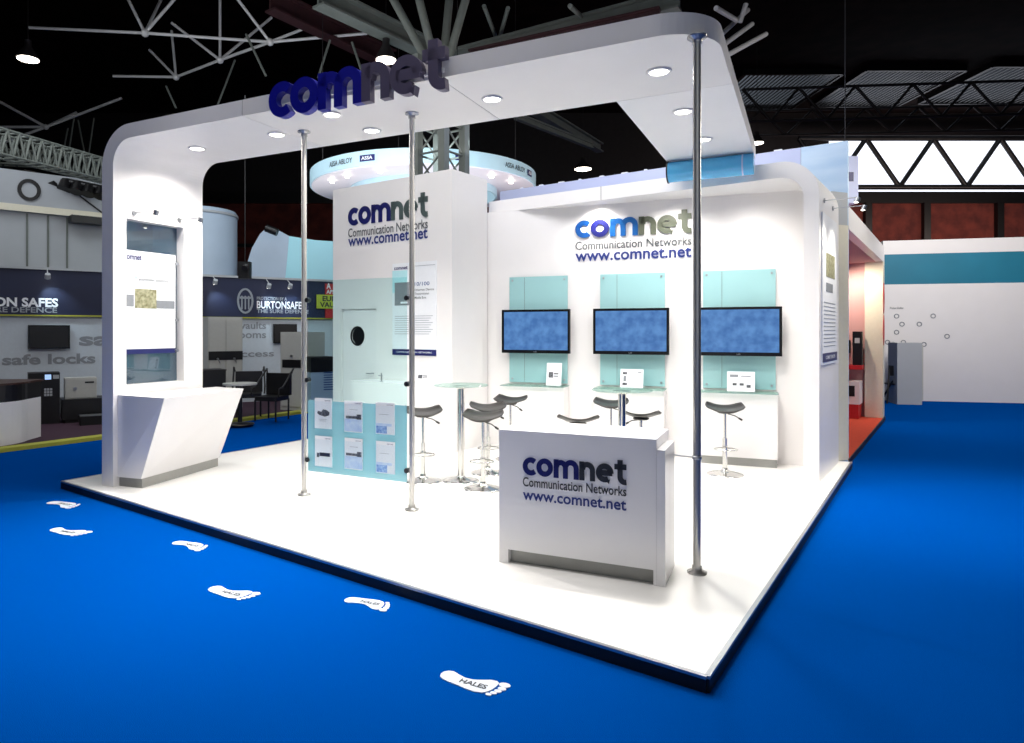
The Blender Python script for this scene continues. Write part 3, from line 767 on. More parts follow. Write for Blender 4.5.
# TVs, backing panels, shelves, cabinets
tvc = []
TF = WF.shift(0, -.11)
spots = []
for a, b in ((503, 571), (594, 669.5), (697, 782)):
    x0, _ = TF.hit(a, 331); x1, _ = TF.hit(b, 331); spots.append((x0 + x1) / 2)
where = ['left', 'middle', 'right']
proto = {}
for i, x in enumerate(spots):
    base = WF.p(x, 0, 0)
    def mk(key, fn, lab, cat, grp, loc):
        if key not in proto: proto[key] = fn()
        else: proto[key + 'c'] = copy_tree(proto[key])
        o = proto.get(key + 'c', proto[key]) if i else proto[key]
        o.location = loc; o.rotation_euler = (0, 0, WF.a); o['label'] = lab; o['category'] = cat; o['group'] = grp
        return o
    def f_tv():
        t = thing('television', '', '', (0, 0, 0)); w, h = .985, .61
        mb = MB(); mb.strip([(-w / 2, -h / 2), (w / 2, -h / 2), (w / 2, h / 2), (-w / 2, h / 2)], [(-w / 2 + .032, -h / 2 + .045), (w / 2 - .032, -h / 2 + .045), (w / 2 - .032, h / 2 - .032), (-w / 2 + .032, h / 2 - .032)], -.05, -.0, ID, True)
        mb.build('bezel', tvf, t)
        MB().box(-w / 2 + .03, w / 2 - .03, -.042, -.004, -h / 2 + .04, h / 2 - .03).build('display_screen', screen, t)
        MB().box(-w / 2 + .02, w / 2 - .02, -.004, .02, -h / 2 + .02, h / 2 - .02).build('back_cover', tvf, t)
        MB().box(-.2, .2, .02, .078, -.15, .15).build('wall_bracket', knobm, t)
        put_text(MB(), 'LG', ID, -.02, .02, -h / 2 + .012, -h / 2 + .03, -.052, .02).build('badge', alum, t)
        return t
    mk('tv', f_tv, 'flat television with blue picture, %s of the three on the arch wall' % where[i], 'television', 'televisions on the arch wall', WF.p(x, -.118, 1.725))
    def f_pan():
        t = thing('backing_panel', '', '', (0, 0, 0))
        MB().box(-.425, .425, -.012, 0, 0, 1.50).build('sheet', turq, t)
        mb = MB()
        for sx in (-.38, .38):
            for z in (.05, 1.45): mb.tube((sx, -.012, z), (sx, -.022, z), .014, 12)
        mb.build('fixing', alum, t)
        MB().box(-.2, -.196, -.0135, -.012, 0.01, 1.49).build('sheet_joint', seam, t)
        return t
    mk('pan', f_pan, 'turquoise glass backing panel behind the %s television' % where[i], 'panel', 'turquoise panels behind the televisions', WF.p(x, -.016, 1.0))
    def f_cab():
        t = thing('low_cabinet', '', '', (0, 0, 0))
        MB().box(-.44, .44, -.30, 0, .1, .885).build('body', white, t)
        MB().box(-.43, .43, -.285, -.01, 0, .1).build('kick_plate', kick, t)
        return t
    mk('cab', f_cab, 'white low cabinet under the glass shelf of the %s television' % where[i], 'cabinet', 'low cabinets under the televisions', WF.p(x, -.004, DK))
    def f_sh():
        t = thing('glass_shelf', '', '', (0, 0, 0))
        MB().box(-.45, .45, -.34, 0, 0, .012).build('sheet', gtop, t)
        return t
    mk('sh', f_sh, 'clear glass shelf below the %s television' % where[i], 'shelf', 'glass shelves below the televisions', WF.p(x, -.03, DK + .887))

# small info cards
def card(name, fr, a, b, zb, lab, kind, tilt=.05):
    x0, zz0 = fr.hit(*a); x1, zz1 = fr.hit(*b); w = x1 - x0; h = zz1 - zz0
    r = thing(name, lab, 'card', fr.p((x0 + x1) / 2, 0, zb), 'info cards on shelves and counters')
    # leaning sheet
    P = [fr.p(x0, 0, zb), fr.p(x1, 0, zb), fr.p(x1, tilt, zb + h), fr.p(x0, tilt, zb + h)]
    n = fr.n * .005
    MB().add(P + [p + n for p in P], [(0, 1, 2, 3), (7, 6, 5, 4), (0, 4, 5, 1), (1, 5, 6, 2), (2, 6, 7, 3), (3, 7, 4, 0)]).build('sheet', paper, r)
    MB().add([fr.p(x0 + w * .35, .005, zb), fr.p(x1 - w * .35, .005, zb), fr.p(x1 - w * .35, .1, zb), fr.p(x0 + w * .35, .1, zb), fr.p(x0 + w * .4, tilt, zb + h * .8), fr.p(x1 - w * .4, tilt, zb + h * .8)], [(0, 1, 2, 3), (3, 2, 5, 4)]).build('stand_foot', acryl, r)
    def el(u0, u1, v0, v1, m, nm):
        def pp(u, v): return fr.p(x0 + u * w, tilt * v - .003, zb + h * v)
        MB().add([pp(u0, v0), pp(u1, v0), pp(u1, v1), pp(u0, v1)], [(0, 1, 2, 3)]).build(nm, m, r)
    if kind == 0:
        el(.15, .45, .35, .6, dark, 'picture'); el(.5, .8, .5, .56, dark, 'text_line'); el(.5, .8, .4, .44, dark, 'text_line')
    elif kind == 1:
        el(.1, .3, .72, .85, dark, 'picture'); el(.1, .3, .15, .28, dark, 'picture'); el(.14, .26, .35, .65, greyprint, 'picture'); el(.75, .92, .82, .87, greyprint, 'text_line')
    else:
        el(.2, .35, .3, .42, dark, 'picture'); el(.45, .6, .3, .42, dark, 'picture'); el(.7, .85, .2, .35, dark, 'picture'); el(.1, .4, .72, .85, greyprint, 'picture'); el(.5, .85, .75, .8, greyprint, 'text_line')
CF = WF.shift(0, -.2); zsf = DK + .90
card('info_card', CF, (546, 386), (561, 364), zsf, 'upright white info card on the glass shelf of the left television', 0)
card('info_card', CF, (620, 387), (643, 369), zsf, 'white info card with device pictures on the shelf of the middle television', 1)
card('info_card', CF, (727, 391), (755, 372), zsf, 'wide white info card on the shelf of the right television', 2)
f2 = SR.shift(0, -.3)
card('info_card', f2, (415, 378), (429, 364), 1.021, 'small white info card on the counter just right of the leaflet pole', 0)

# ------------------------------------------------------------------ bar tables
def table(x, y, lab, h=1.06, rad=.30):
    r = thing('bar_table', lab, 'table', (x, y, DK), 'glass topped bar tables')
    o = (x, y, DK)
    MB().lathe([(rad - .004, h - .012), (rad, h - .008), (rad, h - .002), (rad - .004, h)], o, 40).build('glass_top', gtop, r)
    MB().tube(Vector(o) + Vector((0, 0, .03)), Vector(o) + Vector((0, 0, h - .03)), .038, 20).build('column', chrome, r)
    MB().lathe([(.2, 0), (.2, .006), (.15, .02), (.06, .04), (.042, .06)], o, 32).build('base', chrome, r)
    MB().lathe([(.04, h - .045), (.09, h - .02), (.09, h - .0125)], o, 20).build('top_plate', chrome, r)
p = ground(461, 481); table(p.x, p.y, 'chrome pedestal bar table with round glass top beside the storage room')
T2 = at(622, 389.5, 6.86); table(T2.x, T2.y, 'chrome pedestal bar table with glass top behind the front counter')

# ------------------------------------------------------------------ bar stools
def make_stool(H=.75):
    r = thing('bar_stool', '', 'stool', (0, 0, 0))
    # saddle seat
    nx, ny = 16, 10; w, d = .43, .34; P = []; Q = []
    for j in range(ny + 1):
        for i in range(nx + 1):
            u = -1 + 2 * i / nx; v = -1 + 2 * j / ny
            e = max(0, 1 - (abs(u) ** 3.2) * .30); e2 = max(0, 1 - (abs(v) ** 3) * .12)
            x = u * w / 2 * e2; y = v * d / 2 * e
            z = .050 * abs(u) ** 2.2 + .035 * max(0, v) ** 2 - .014 * max(0, -v) ** 2 - .020 * max(0, abs(u) - .8) / .2 * .5
            P.append((x, y, H + z)); Q.append((x * .95, y * .95, H + z - .026 + .006 * (abs(u) + abs(v))))
    n = (nx + 1) * (ny + 1); fs = []; fb = []
    for j in range(ny):
        for i in range(nx):
            a = j * (nx + 1) + i; fs.append((a, a + 1, a + nx + 2, a + nx + 1)); fb.append((a + n, a + nx + 1 + n, a + nx + 2 + n, a + 1 + n))
    rim = []
    loop = [i for i in range(nx + 1)] + [j * (nx + 1) + nx for j in range(1, ny + 1)] + [ny * (nx + 1) + i for i in range(nx - 1, -1, -1)] + [j * (nx + 1) for j in range(ny - 1, 0, -1)]
    for k in range(len(loop)):
        a, b = loop[k], loop[(k + 1) % len(loop)]; rim.append((a, a + n, b + n, b))
    MB().add(P + Q, fs + fb + rim, True).build('seat', seatm, r)
    MB().lathe([(.07, H - .045), (.085, H - .034), (.085, H - .026)], n=20).build('seat_plate', seate, r)
    MB().tube((0, 0, .36), (0, 0, H - .035), .016, 14).build('piston', chrome, r)
    MB().tube((0, 0, .03), (0, 0, .42), .027, 16).build('column', chrome, r)
    MB().lathe([(.2, 0), (.2, .006), (.17, .016), (.09, .03), (.04, .05), (.03, .08)], n=32).build('base', chrome, r)
    ring = [(.125 * math.cos(2 * PI * k / 24), .03 + .1 * math.sin(2 * PI * k / 24) - .09, .30) for k in range(24)]
    mb = MB(); mb.path(ring, .008, 8, True); mb.build('footrest', chrome, r)
    mb = MB(); mb.lathe([(.034, .27), (.034, .33)], n=16); mb.build('footrest_collar', chrome, r)
    mb = MB(); mb.path([(.03, -.02, H - .05), (.1, -.05, H - .065), (.15, -.07, H - .095)], .006, 8); mb.tube((.14, -.066, H - .09), (.175, -.08, H - .11), .011, 10); mb.build('height_lever', seate, r)
    return r
# label, position, rotation, seat height scale
ST = [(ground(423, 481), 8, 'grey saddle bar stool just right of the leaflet panel pole'),
      (at(510.5, 331, 8.75), -20, 'grey saddle bar stool under the left television shelf'),
      (ground(488, 473), 5, 'grey saddle bar stool right of the first glass table, rear one of the pair'),
      (ground(483, 489), -12, 'grey saddle bar stool right of the first glass table, front one of the pair'),
      (at(578, 331, 6.85), 172, 'grey saddle bar stool mostly hidden, showing above the left half of the front counter'),
      (at(611, 331, 8.35), -15, 'grey saddle bar stool behind the second glass table column, near the middle shelf'),
      (at(641, 331, 7.25), 160, 'grey saddle bar stool right of the second glass table column'),
      (ground(725, 474.5), -15, 'grey saddle bar stool standing alone under the right television')]
proto_st = None
for pnt, a, lab in ST:
    if proto_st is None: s = proto_st = make_stool()
    else: s = copy_tree(proto_st)
    s.location = (pnt.x, pnt.y, DK); s.rotation_euler = (0, 0, math.radians(a)); s['label'] = lab; s['group'] = 'grey saddle bar stools'

# ------------------------------------------------------------------ front counter
Pa = Vector((.257, 4.857, 0)); Pb = Vector((1.252, 4.40, 0)); FC, fw = fr2(Pa, Pb)
zt_ = EYE - .7036
r = thing('reception_counter', 'white front reception counter with comnet lettering and lower side panel', 'counter', FC.p(fw / 2, .25, DK))
mb = MB()
mb.box(0, fw, 0, .54, DK + .10, zt_, FC); mb.box(0, .07, 0, .54, DK, DK + .10, FC); mb.box(fw - .02, fw, 0, .54, DK, DK + .1, FC)
mb.build('body', whiteg, r)
MB().box(.07, fw - .02, .05, .5, DK, DK + .10, FC).build('kick_plate', kick, r)
MB().box(fw + .001, fw + .055, -.0, .44, DK, EYE - .77, FC).build('side_panel', whiteg, r)
# plinth step visible right of the kick
brand_block(FC, (523, 626.5, 474.6, 456.6, 486, 476.6, 499.5, 490), r, [navy, navy, navy, dgrey, dgrey, dgrey], dgrey, textn, .008)
q3 = S.p(-.678, 4.856, EYE - .862); e3 = FC.p(fw + .055, .40, EYE - .862)
r = thing('tie_rod', 'thin steel tie rod between front counter and corner pole', 'rod', (q3 + e3) / 2)
dd = (q3 - e3).normalized()
MB().tube(e3, q3 - dd * .027, .005, 8).build('rod', alum, r); 
mb = MB(); mb.lathe([(.0275, -.012), (.032, -.012), (.032, .012), (.0275, .012)], q3, 16); mb.build('collar', alum, r)

# ------------------------------------------------------------------ light blue roll between arm and arch
ta = S.p(sRi + .02, 8.32, 0); tb = S.p(sR - .0, 8.32, 0)
r = thing('roller_tube', 'light blue horizontal tube under the far end of the canopy arm', 'tube', (ta + tb) / 2 + Vector((0, 0, 3.62)))
zz = Vector((0, 0, zs - .125)); MB().tube(ta + zz, tb + zz, .12, 28).build('barrel', tubeb, r)
dd = (tb - ta).normalized()
MB().tube(ta + zz - dd * .015, ta + zz, .13, 24).build('end_cap', knobm, r); MB().tube(tb + zz - dd * .12, tb + zz - dd * .105, .124, 24).build('end_band', lavender, r)

# ------------------------------------------------------------------ party wall of the stand behind
NF = Fr((4.95, 8.75, 0), A_P)
xs_, _ = NF.hit(801, 200); xl, _ = NF.hit(500, 190)
r = thing('rear_party_wall', 'tall lavender and pale blue panel wall rising behind the arch', 'wall unit', NF.p(xl / 2, .05, 0))
MB().box(xl, xs_ - .004, .0, .1, 0, 4.18, NF).build('lavender_panel', lavender, r)  # lavender cast of the coloured lighting put into the panel's base colour
MB().box(xs_, 0, .0, .1, 0, 4.18, NF).build('blue_panel', paleb, r)
MB().box(xs_ - .004, xs_, .01, .1, 0, 4.17, NF).build('panel_joint', seam, r)
for i in range(12):
    x = xl + .4 + i * .37; MB().box(x, x + .04 + .03 * (i % 3), .03, .08, 4.18, 4.205, NF).build('top_clip', paper, r)
# right hand return wall of the stand
e0 = Vector((3.906, 7.46, 0)); e1 = Vector((4.67, 8.60, 0)); e2 = Vector((4.93, 8.70, 0))
RF, rl = fr2(e1, e2)
r = thing('return_wall', 'narrow cream wall end lit from above, right of the arch', 'wall unit', (e1 + e2) / 2 + Vector((0, 0, DK)))
MB().box(0, rl, 0, .06, DK, 3.08, RF).build('lit_panel', cream, r)
MB().box(0, rl, .01, .06, 3.08, 3.5, RF).build('upper_panel', greyw, r)
SFd, sl = fr2(e0, e1)      # outer side of the arch, local x runs back, local y points left(into the wall)
SFd = Fr(AF.p(0, 0, 0), A_P + PI / 2)
r = thing('side_poster', 'narrow comnet poster seen edge on at the right end wall', 'poster', SFd.p(.5, 0, 1.2))
MB().box(.12, 1.12, -.014, -.0, 1.35, 3.05, SFd).build('poster_sheet', paper, r)
MB().box(.35, .95, -.017, -.014, 2.35, 2.62, SFd).build('picture', photo, r)
MB().box(.35, .8, -.017, -.014, 2.18, 2.28, SFd).build('picture', greyprint, r)
for k in range(12): MB().box(.2, 1.0, -.017, -.014, 2.05 - k * .045, 2.058 - k * .045, SFd).build('text_line', textl, r)
MB().box(.12, 1.12, -.018, -.014, 1.38, 1.48, SFd).build('navy_footer', navybar, r)
put_text(MB(), 'COMNET EUROPE', SFd, .3, .95, 1.41, 1.45, -.02, .01).build('lettering', paper, r)
for x, lab in ((.3, 'slim arm spotlight at the right end wall, nearer one'), (.9, 'slim arm spotlight at the right end wall, farther one')):
    lights.append(arm_light(SFd.p(x, 0, 3.2), SFd.p(x, -.34, 3.2), lab, 'arm spotlights on the right end wall'))

# ------------------------------------------------------------------ footprints on the carpet
SOLE = [(-.5, .0), (-.49, .07), (-.44, .125), (-.36, .14), (-.26, .10), (-.14, .06), (-.02, .06), (.10, .11), (.22, .175), (.31, .185), (.355, .15), (.36, .06), (.345, -.04), (.31, -.13), (.25, -.19), (.14, -.215), (.0, -.20), (-.14, -.17), (-.28, -.15), (-.4, -.12), (-.47, -.08)]
TOES = [(.45, .135, .085, .062), (.455, .03, .062, .042), (.43, -.05, .055, .037), (.395, -.12, .05, .034), (.35, -.185, .044, .032)]
def foot(px, py, L, ang, side, lab):
    p = ground(px, py, 0.001)
    r = thing('footprint_sticker', lab, 'floor sticker', (p.x, p.y, 0), 'white footprint stickers on the blue carpet')
    f = Fr((p.x, p.y, 0), ang); g = f if side > 0 else f
    def pt(x, y): return (x * L, y * L * side)
    def pr_(poly, nm, m, z1=.004):
        if side < 0: poly = poly[::-1]
        MB().prism([pt(*q) for q in poly], 0, z1, f).build(nm, m, r)
    pr_(SOLE, 'sole', footm)
    for a, b, rx, ry in TOES: pr_(arc(a, b, rx, 0, 345, 14, ry), 'toe', footm)
    me = text_mesh('HALES', .03); xs = [v.co.x for v in me.vertices]; zz = [v.co.y for v in me.vertices]; k = (max(xs) - min(xs))
    mb = MB(); mb.mesh(me, lambda c: f.p((-.16 + (c.x - min(xs)) / k * .42) * L, ((-.10 if side > 0 else -.02) + (c.y - min(zz)) / k * .42) * L, .0055)); bpy.data.meshes.remove(me)
    mb.build('lettering', dgrey, r)
for px, py, px2, py2, side, lab in ((441, 674, 504, 691, 1, 'white footprint sticker nearest the camera, at the bottom of the picture'), (346, 599, 389, 608, -1, 'white footprint sticker second nearest the camera, beside the deck edge'), (210, 588, 253, 597, 1, 'white footprint sticker third from the camera, farther from the deck'), (175, 542, 204, 549, -1, 'white footprint sticker fourth from the camera, near the deck edge'), (52, 529, 85, 534, 1, 'white footprint sticker below the left deck corner, nearer of two'), (50, 502, 75, 507, -1, 'white footprint sticker beside the left deck corner, farthest one')):
    a = ground(px, py, 0); b = ground(px2, py2, 0); d = b - a; m = (a + b) / 2
    mpx = CX + m.x / m.y * F; mpy = HY + EYE / m.y * F
    foot(mpx, mpy, d.length, math.atan2(d.y, d.x), side, lab)

# ------------------------------------------------------------------ neighbour stand at the right (red carpet)
e = Vector((.588, .809, 0)); b0 = Vector((4.99, 8.80, 0))
NB = Fr(b0, math.atan2(e.y, e.x))        # local x runs back along the aisle edge, local y points left into the stand
fl = thing('neighbour_deck', 'orange red carpeted deck of the next stand along the aisle', 'platform', NB.p(2.6, 1.5, 0))
MB().box(0, 5.4, 0, 5, .0, .076, NB).build('carpet_top', redc, fl); MB().box(0, 5.4, -.012, 0, 0, .08, NB).build('edge_strip', blackm, fl)
r = thing('neighbour_portal', 'white fascia and end pillar of the red carpeted stand by the aisle', 'wall unit', NB.p(2.6, 0, .08))
MB().box(-.0, 5.35, 0, .12, 3.05, 3.35, NB).build('fascia', white, r)
MB().box(0.02, 5.35, .12, 3.2, 3.05, 3.12, NB).build('soffit', pink, r)
MB().box(5.05, 5.35, .0, .30, .08, 3.05, NB).build('pillar', cream, r)
MB().box(5.15, 5.32, .30, 3.2, .08, 3.05, NB).build('back_wall', pink, r)
mb = MB()
for z in (1.5, 2.1): 
    mb.slab([(5.0 + x, z + y) for x, y in arc(.18, .25, .16, 0, 345, 20, .3)], -.006, 0, NB)
mb.build('red_graphic', redp, r)
for x in (1.4, 2.6):
    mb = MB(); mb.lathe([(.06, 0), (.06, -.01)], NB.p(x, .7, 3.05), 14); o = mb.build('ceiling_downlight', lampw); tag(o, 'small downlight in the rose soffit of the next stand, ' + ('nearer one' if x < 2 else 'farther one'), 'downlight', 'downlights of the next stand')
# things in the neighbour stand
def simple_box(nm, lab, cat, fr, x0, x1, y0, y1, z0, z1, m, extra=None, group=None):
    r = thing(nm, lab, cat, fr.p((x0 + x1) / 2, (y0 + y1) / 2, z0), group)
    MB().box(x0, x1, y0, y1, z0, z1, fr, .01).build('body', m, r)
    if extra: extra(r)
    return r
simple_box('display_plinth', 'white display plinth with red base in the red carpeted stand', 'plinth', NB, 4.6, 5.1, .34, 1.2, .35, .78, white, lambda r: (MB().box(4.59, 4.6, .42, .52, .5, .7, NB).build('black_socket', blk, r), MB().box(4.62, 5.1, .36, 1.18, .08, .35, NB).build('red_base', redp, r)))
simple_box('camera_dome_display', 'black equipment box on the white plinth of the red carpeted stand', 'box', NB, 4.8, 5.0, .32, .48, 1.08, 1.72, blk, lambda r: MB().box(4.79, 4.8, .36, .44, 1.5, 1.6, NB).build('label_plate', greyw, r))
simple_box('small_monitor', 'small black monitor on the rose wall of the red carpeted stand', 'monitor', NB, 5.09, 5.15, .55, .95, 1.3, 1.55, blk, lambda r: MB().box(5.08, 5.09, .58, .92, 1.33, 1.52, NB).build('display', knobm, r))
simple_box('red_shelf', 'long red shelf with products at the back of the red carpeted stand', 'shelf', NB, 4.7, 5.14, .31, 1.4, 1.0, 1.08, redp, lambda r: MB().box(4.8, 5.0, .6, 1.0, 1.08, 1.2, NB).build('product_row', blk, r))
# blue tall sign end between the stands
r = thing('hanging_box_sign', 'tall lavender box sign with navy mark beyond the pale blue wall', 'sign', at(852, 205, 11.0))
f = Fr((at(846, 205, 11.0).x, 11.0, 0), 0); 
z0 = at(850, 203, 11).z; z1 = at(850, 156, 11).z
MB().box(0, .2, 0, .4, z0, z1, f).build('body', lavender, r); MB().box(.03, .12, -.005, 0, z0 + .35, z0 + .5, f).build('navy_mark', navy, r)
mb = MB(); mb.tube(f.p(.1, .2, z1), f.p(.1, .2, 10), .008, 5); mb.build('hanging_wire', steeld, r)

# far right stand: teal band booth
FB = Fr((at(883, 331, 17.0).x, 17.0, 0), math.atan2(-.25, 1))
r = thing('teal_booth_wall', 'white and teal booth wall at the far end of the right aisle', 'wall unit', FB.p(2, 0, 0))
MB().box(0, 4.5, 0, .2, 0, 2.89, FB).build('lower_panel', white, r); MB().box(0, 4.5, 0, .2, 2.89, 3.64, FB).build('teal_band', teal, r); MB().box(0, 4.5, 0, .2, 3.64, 3.98, FB).build('lit_header', white, r)
put_text(MB(), 'Product Outline', FB, .15, .45, 2.28, 2.33, -.01).build('lettering', textg, r)
for k, (x, z) in enumerate(((.3, 2.1), (.42, 1.9), (.3, 1.7), (.1, 1.45), (.22, 1.4), (.45, 1.45), (.8, 1.9), (1.1, 2.1), (1.4, 1.6), (.9, 1.4))):
    MB().ribbon(arc(x, z, .05, 0, 330, 11), .02, -.008, 0, FB, True).build('icon', greyprint, r)
simple_box('aisle_cabinet', 'pale grey cabinet standing at the foot of the teal booth', 'cabinet', FB, -.02, .5, -1.0, -.4, 0, 1.45, greyw, lambda r: MB().box(.5, .54, -.95, -.45, .1, 1.4, FB).build('side_door', safem, r))
r = thing('folding_chair', 'black folded chair leaning by the grey cabinet in the right aisle', 'chair', FB.p(-.12, -.9, 0))
mb = MB(); mb.path([FB.p(-.2, -.9, 0), FB.p(-.1, -.75, .9), FB.p(.02, -.75, .9), FB.p(.0, -.9, 0)], .02); mb.path([FB.p(-.25, -.6, 0), FB.p(-.08, -.9, .55)], .02); mb.build('frame', blk, r)
MB().box(-.13, .02, -.85, -.5, .44, .48, FB).build('seat', blk, r); MB().box(-.12, .0, -.78, -.74, .66, .9, FB).build('backrest', blk, r)

# ------------------------------------------------------------------ left neighbour: safes stand
ea = Vector((-6.4, 9.9, 0)); eb = Vector((-3.37, 14.2, 0)); ed = (eb - ea).normalized(); en = Vector((-ed.y, ed.x, 0))
polyb = [ea - ed * 5, eb + ed * 6.0, eb + ed * 6.0 + en * 9, ea - ed * 5 + en * 12]
r = thing('safes_stand_deck', 'plum carpeted deck with lime edging of the safes stand at left', 'platform', (ea + eb) / 2)
MB().prism([(p.x, p.y) for p in polyb], 0, .04).build('carpet_top', purple, r)
f, L = fr2(ea - ed * 5, eb + ed * 6); MB().box(0, L, -.01, .22, 0, .055, f).build('lime_edging', lime, r)
wA = at(-160, 331, 12.2); wB = at(345, 331, 17.6)
BW, bl = fr2(wA, wB)
def bz(px, py): return BW.hit(px, py)
r = thing('safes_stand_wall', 'back wall of the safes stand with midnight blue band and grey words', 'wall unit', BW.p(bl / 2, 0, 0))
_, z_b = bz(60, 317.8); _, z_t = bz(60, 276.5)
z_b = 2.06; z_t = 2.98
MB().box(0, bl, 0, .15, .04, z_b, BW).build('lower_wall', wallg, r)
MB().box(0, bl, -.06, .15, z_b, z_t, BW).build('blue_band', navyband, r)
MB().box(0, bl, -.07, .0, z_b - .03, z_b, BW).build('lime_line', lime, r)
MB().box(0, bl, -.1, .2, z_t, z_t + .05, BW).build('cap_rail', greyw, r)
def wt(s, a, b, m, nm='lettering', bold=.02, y=-.066, slant=0):
    x0, zz0 = bz(*a); x1, zz1 = bz(*b); put_text(MB(), s, BW, x0, x1, zz0, zz1, y, bold, slant).build(nm, m, r)
wt('BURTON SAFES', (-44, 305.8), (58, 298.5), paper, bold=.035); wt('THE SURE DEFENCE', (-44, 311.8), (57, 307.6), textl)
wt('BURTONSAFES', (256, 308.5), (304, 302), paper); wt('THE SURE DEFENCE', (256, 313), (308, 310), textl); wt('PROTECTION BY A', (256, 300), (286, 297.5), textl)
wt('safe locks', (2, 365.5), (95.5, 353), wordg, bold=.035, y=-.004); wt('safes', (79, 346), (150, 332), wordg, bold=.035, y=-.004)
wt('strong rooms', (196, 341), (266, 332), wordg, y=-.004); wt('data access', (200, 358), (274, 350), wordg, y=-.004); wt('vaults', (240, 329), (266, 322), wordg, y=-.004)
# helmet emblem
x, z = bz(244.5, 301); mb = MB(); mb.ribbon(arc(x, z, .17, 0, 345, 23, .28), .045, -.075, -.06, BW, True)
for dx in (-.08, 0, .08): mb.box(x + dx - .015, x + dx + .015, -.075, -.06, z - .2, z + .12, BW)
mb.box(x - .13, x + .13, -.075, -.06, z + .05, z + .1, BW); mb.build('helmet_emblem', textl, r)
# red sign at its right end
x0, _ = bz(324, 300); x1, _ = bz(352, 300)
MB().box(x0, x1, -.09, -.062, z_b, z_t - .05, BW).build('red_sign', redp, r)
xa_, zb_ = bz(315, 308.5); xb_, zt__ = bz(342, 295.5)
MB().box(xa_, xb_, -.12, -.09, zb_, zt__, BW, .0).build('lime_badge', yel, r)
put_text(MB(), 'EURO', BW, xa_ + .15, xb_ - .05, (zb_ + zt__) / 2 + .01, zt__ - .03, -.124, .03).build('lettering', dgrey, r); put_text(MB(), 'VAULT', BW, xa_ + .08, xb_ - .04, zb_ + .03, (zb_ + zt__) / 2 - .01, -.124, .03).build('lettering', dgrey, r)
x0, z0 = bz(325, 293); put_text(MB(), 'A', BW, x0, x0 + .12, z0 + .1, z0 + .25, -.094, .03).build('lettering', paper, r); put_text(MB(), 'APS', BW, x0, x0 + .22, z0 - .02, z0 + .08, -.094, .03).build('lettering', paper, r)
# spot lamps on the band
def band_lamp(px, py, lab):
    x, z = bz(px, py); r = thing('band_spotlight', lab, 'spotlight', BW.p(x, -.3, z), 'spotlights over the blue band')
    MB().tube(BW.p(x, -.06, z_t + .02), BW.p(x, -.34, z + .12), .01).build('arm', greyw, r); MB().tube(BW.p(x, -.34, z + .12), BW.p(x, -.28, z + .04), .05, 12, .055).build('lamp_head', greyw, r)
    MB().lathe([(.05, 0), (.03, -.02)], BW.p(x, -.28, z + .035), 12).build('lens', lampw, r)
    return BW.p(x, -.3, z - .0)
bl_pos = [band_lamp(47, 281, 'small spotlight shining on the blue band above the word SAFES'), band_lamp(212, 286, 'small spotlight on the blue band just right of the canopy leg'), band_lamp(265, 290, 'small spotlight over the middle of the blue band'), band_lamp(286, 290, 'small spotlight over the blue band left of the first pole')]

def tvflat(px0, py0, px1, py1, lab, fr, y=-.09):
    ff = fr.shift(0, y); x0, z1 = ff.hit(px0, py0); x1, z0 = ff.hit(px1, py1)
    r = thing('flat_screen', lab, 'television', ff.p((x0 + x1) / 2, 0, z0), 'black flat screens on the safes stand wall')
    MB().box(x0, x1, 0, .05, z0, z1, ff).build('housing', tvf, r); MB().box(x0 + .03, x1 - .03, -.003, 0, z0 + .03, z1 - .03, ff).build('display', blk, r)
    MB().box(x0 + .2, x1 - .2, .05, -y - .001, z0 + .15, z1 - .15, ff).build('wall_bracket', knobm, r)
tvflat(28, 325, 70, 348.5, 'black flat screen on the grey wall left of the canopy leg', BW)
tvflat(273.5, 324, 297, 343, 'black flat screen on the wall behind the single door safe', BW)

# safes and furniture
def place(px, pyb, a=None): return Fr(ground(px, pyb, .04), BW.a if a is None else a)
def ext(fr, px, y=0):
    return fr.shift(0, y).hit(px, 331)[0]
def safe2():
    f = Fr(at(208, 331, 14.6) * 1.0, BW.a); f.o.z = 0; w = f.hit(243, 331)[0]; ztp = f.hit(225, 317)[1]
    r = thing('double_door_safe', 'tall beige double door safe with black handle band', 'safe', f.p(w / 2, .2, .04))
    MB().box(0, w, .02, .7, .04, ztp, f, .02).build('body', safem, r)
    for k in (0, 1):
        x0 = .03 + k * (w / 2 - .02); x1 = x0 + w / 2 - .04
        d = MB().box(x0, x1, 0, .02, .1, ztp - .05, f).build('door', safem, r)
        MB().box(x0 - .02, x1 + .02, -.012, 0, 1.1, 1.29, f).sub('black_band', blk, d, r)
        MB().tube(f.p((x0 + x1) / 2, -.012, 1.13), f.p((x0 + x1) / 2, -.06, 1.13), .02).tube(f.p((x0 + x1) / 2, -.05, 1.13), f.p((x0 + x1) / 2 + .05, -.05, 1.04), .012).sub('handle', alum, d, r)
safe2()
def safe1():
    f = Fr(at(279.5, 331, 14.6), -.42); f.o.z = 0; w = f.hit(304, 331)[0]; ztp = f.hit(290, 332)[1]
    r = thing('single_door_safe', 'beige single door safe with black band behind the first chrome pole', 'safe', f.p(w / 2, .2, .04))
    MB().box(0, w, .02, .75, .04, ztp, f, .02).build('body', safem, r)
    d = MB().box(.04, w - .04, 0, .02, .12, ztp - .06, f).build('door', safem, r)
    MB().box(.08, w - .08, -.012, 0, .95, 1.12, f).sub('black_band', blk, d, r)
    MB().tube(f.p(w / 2, -.0, 1.2), f.p(w / 2, -.03, 1.2), .025).tube(f.p(w / 2, -.0, .85), f.p(w / 2, -.03, .85), .025).sub('lock_dial', alum, d, r)
safe1()
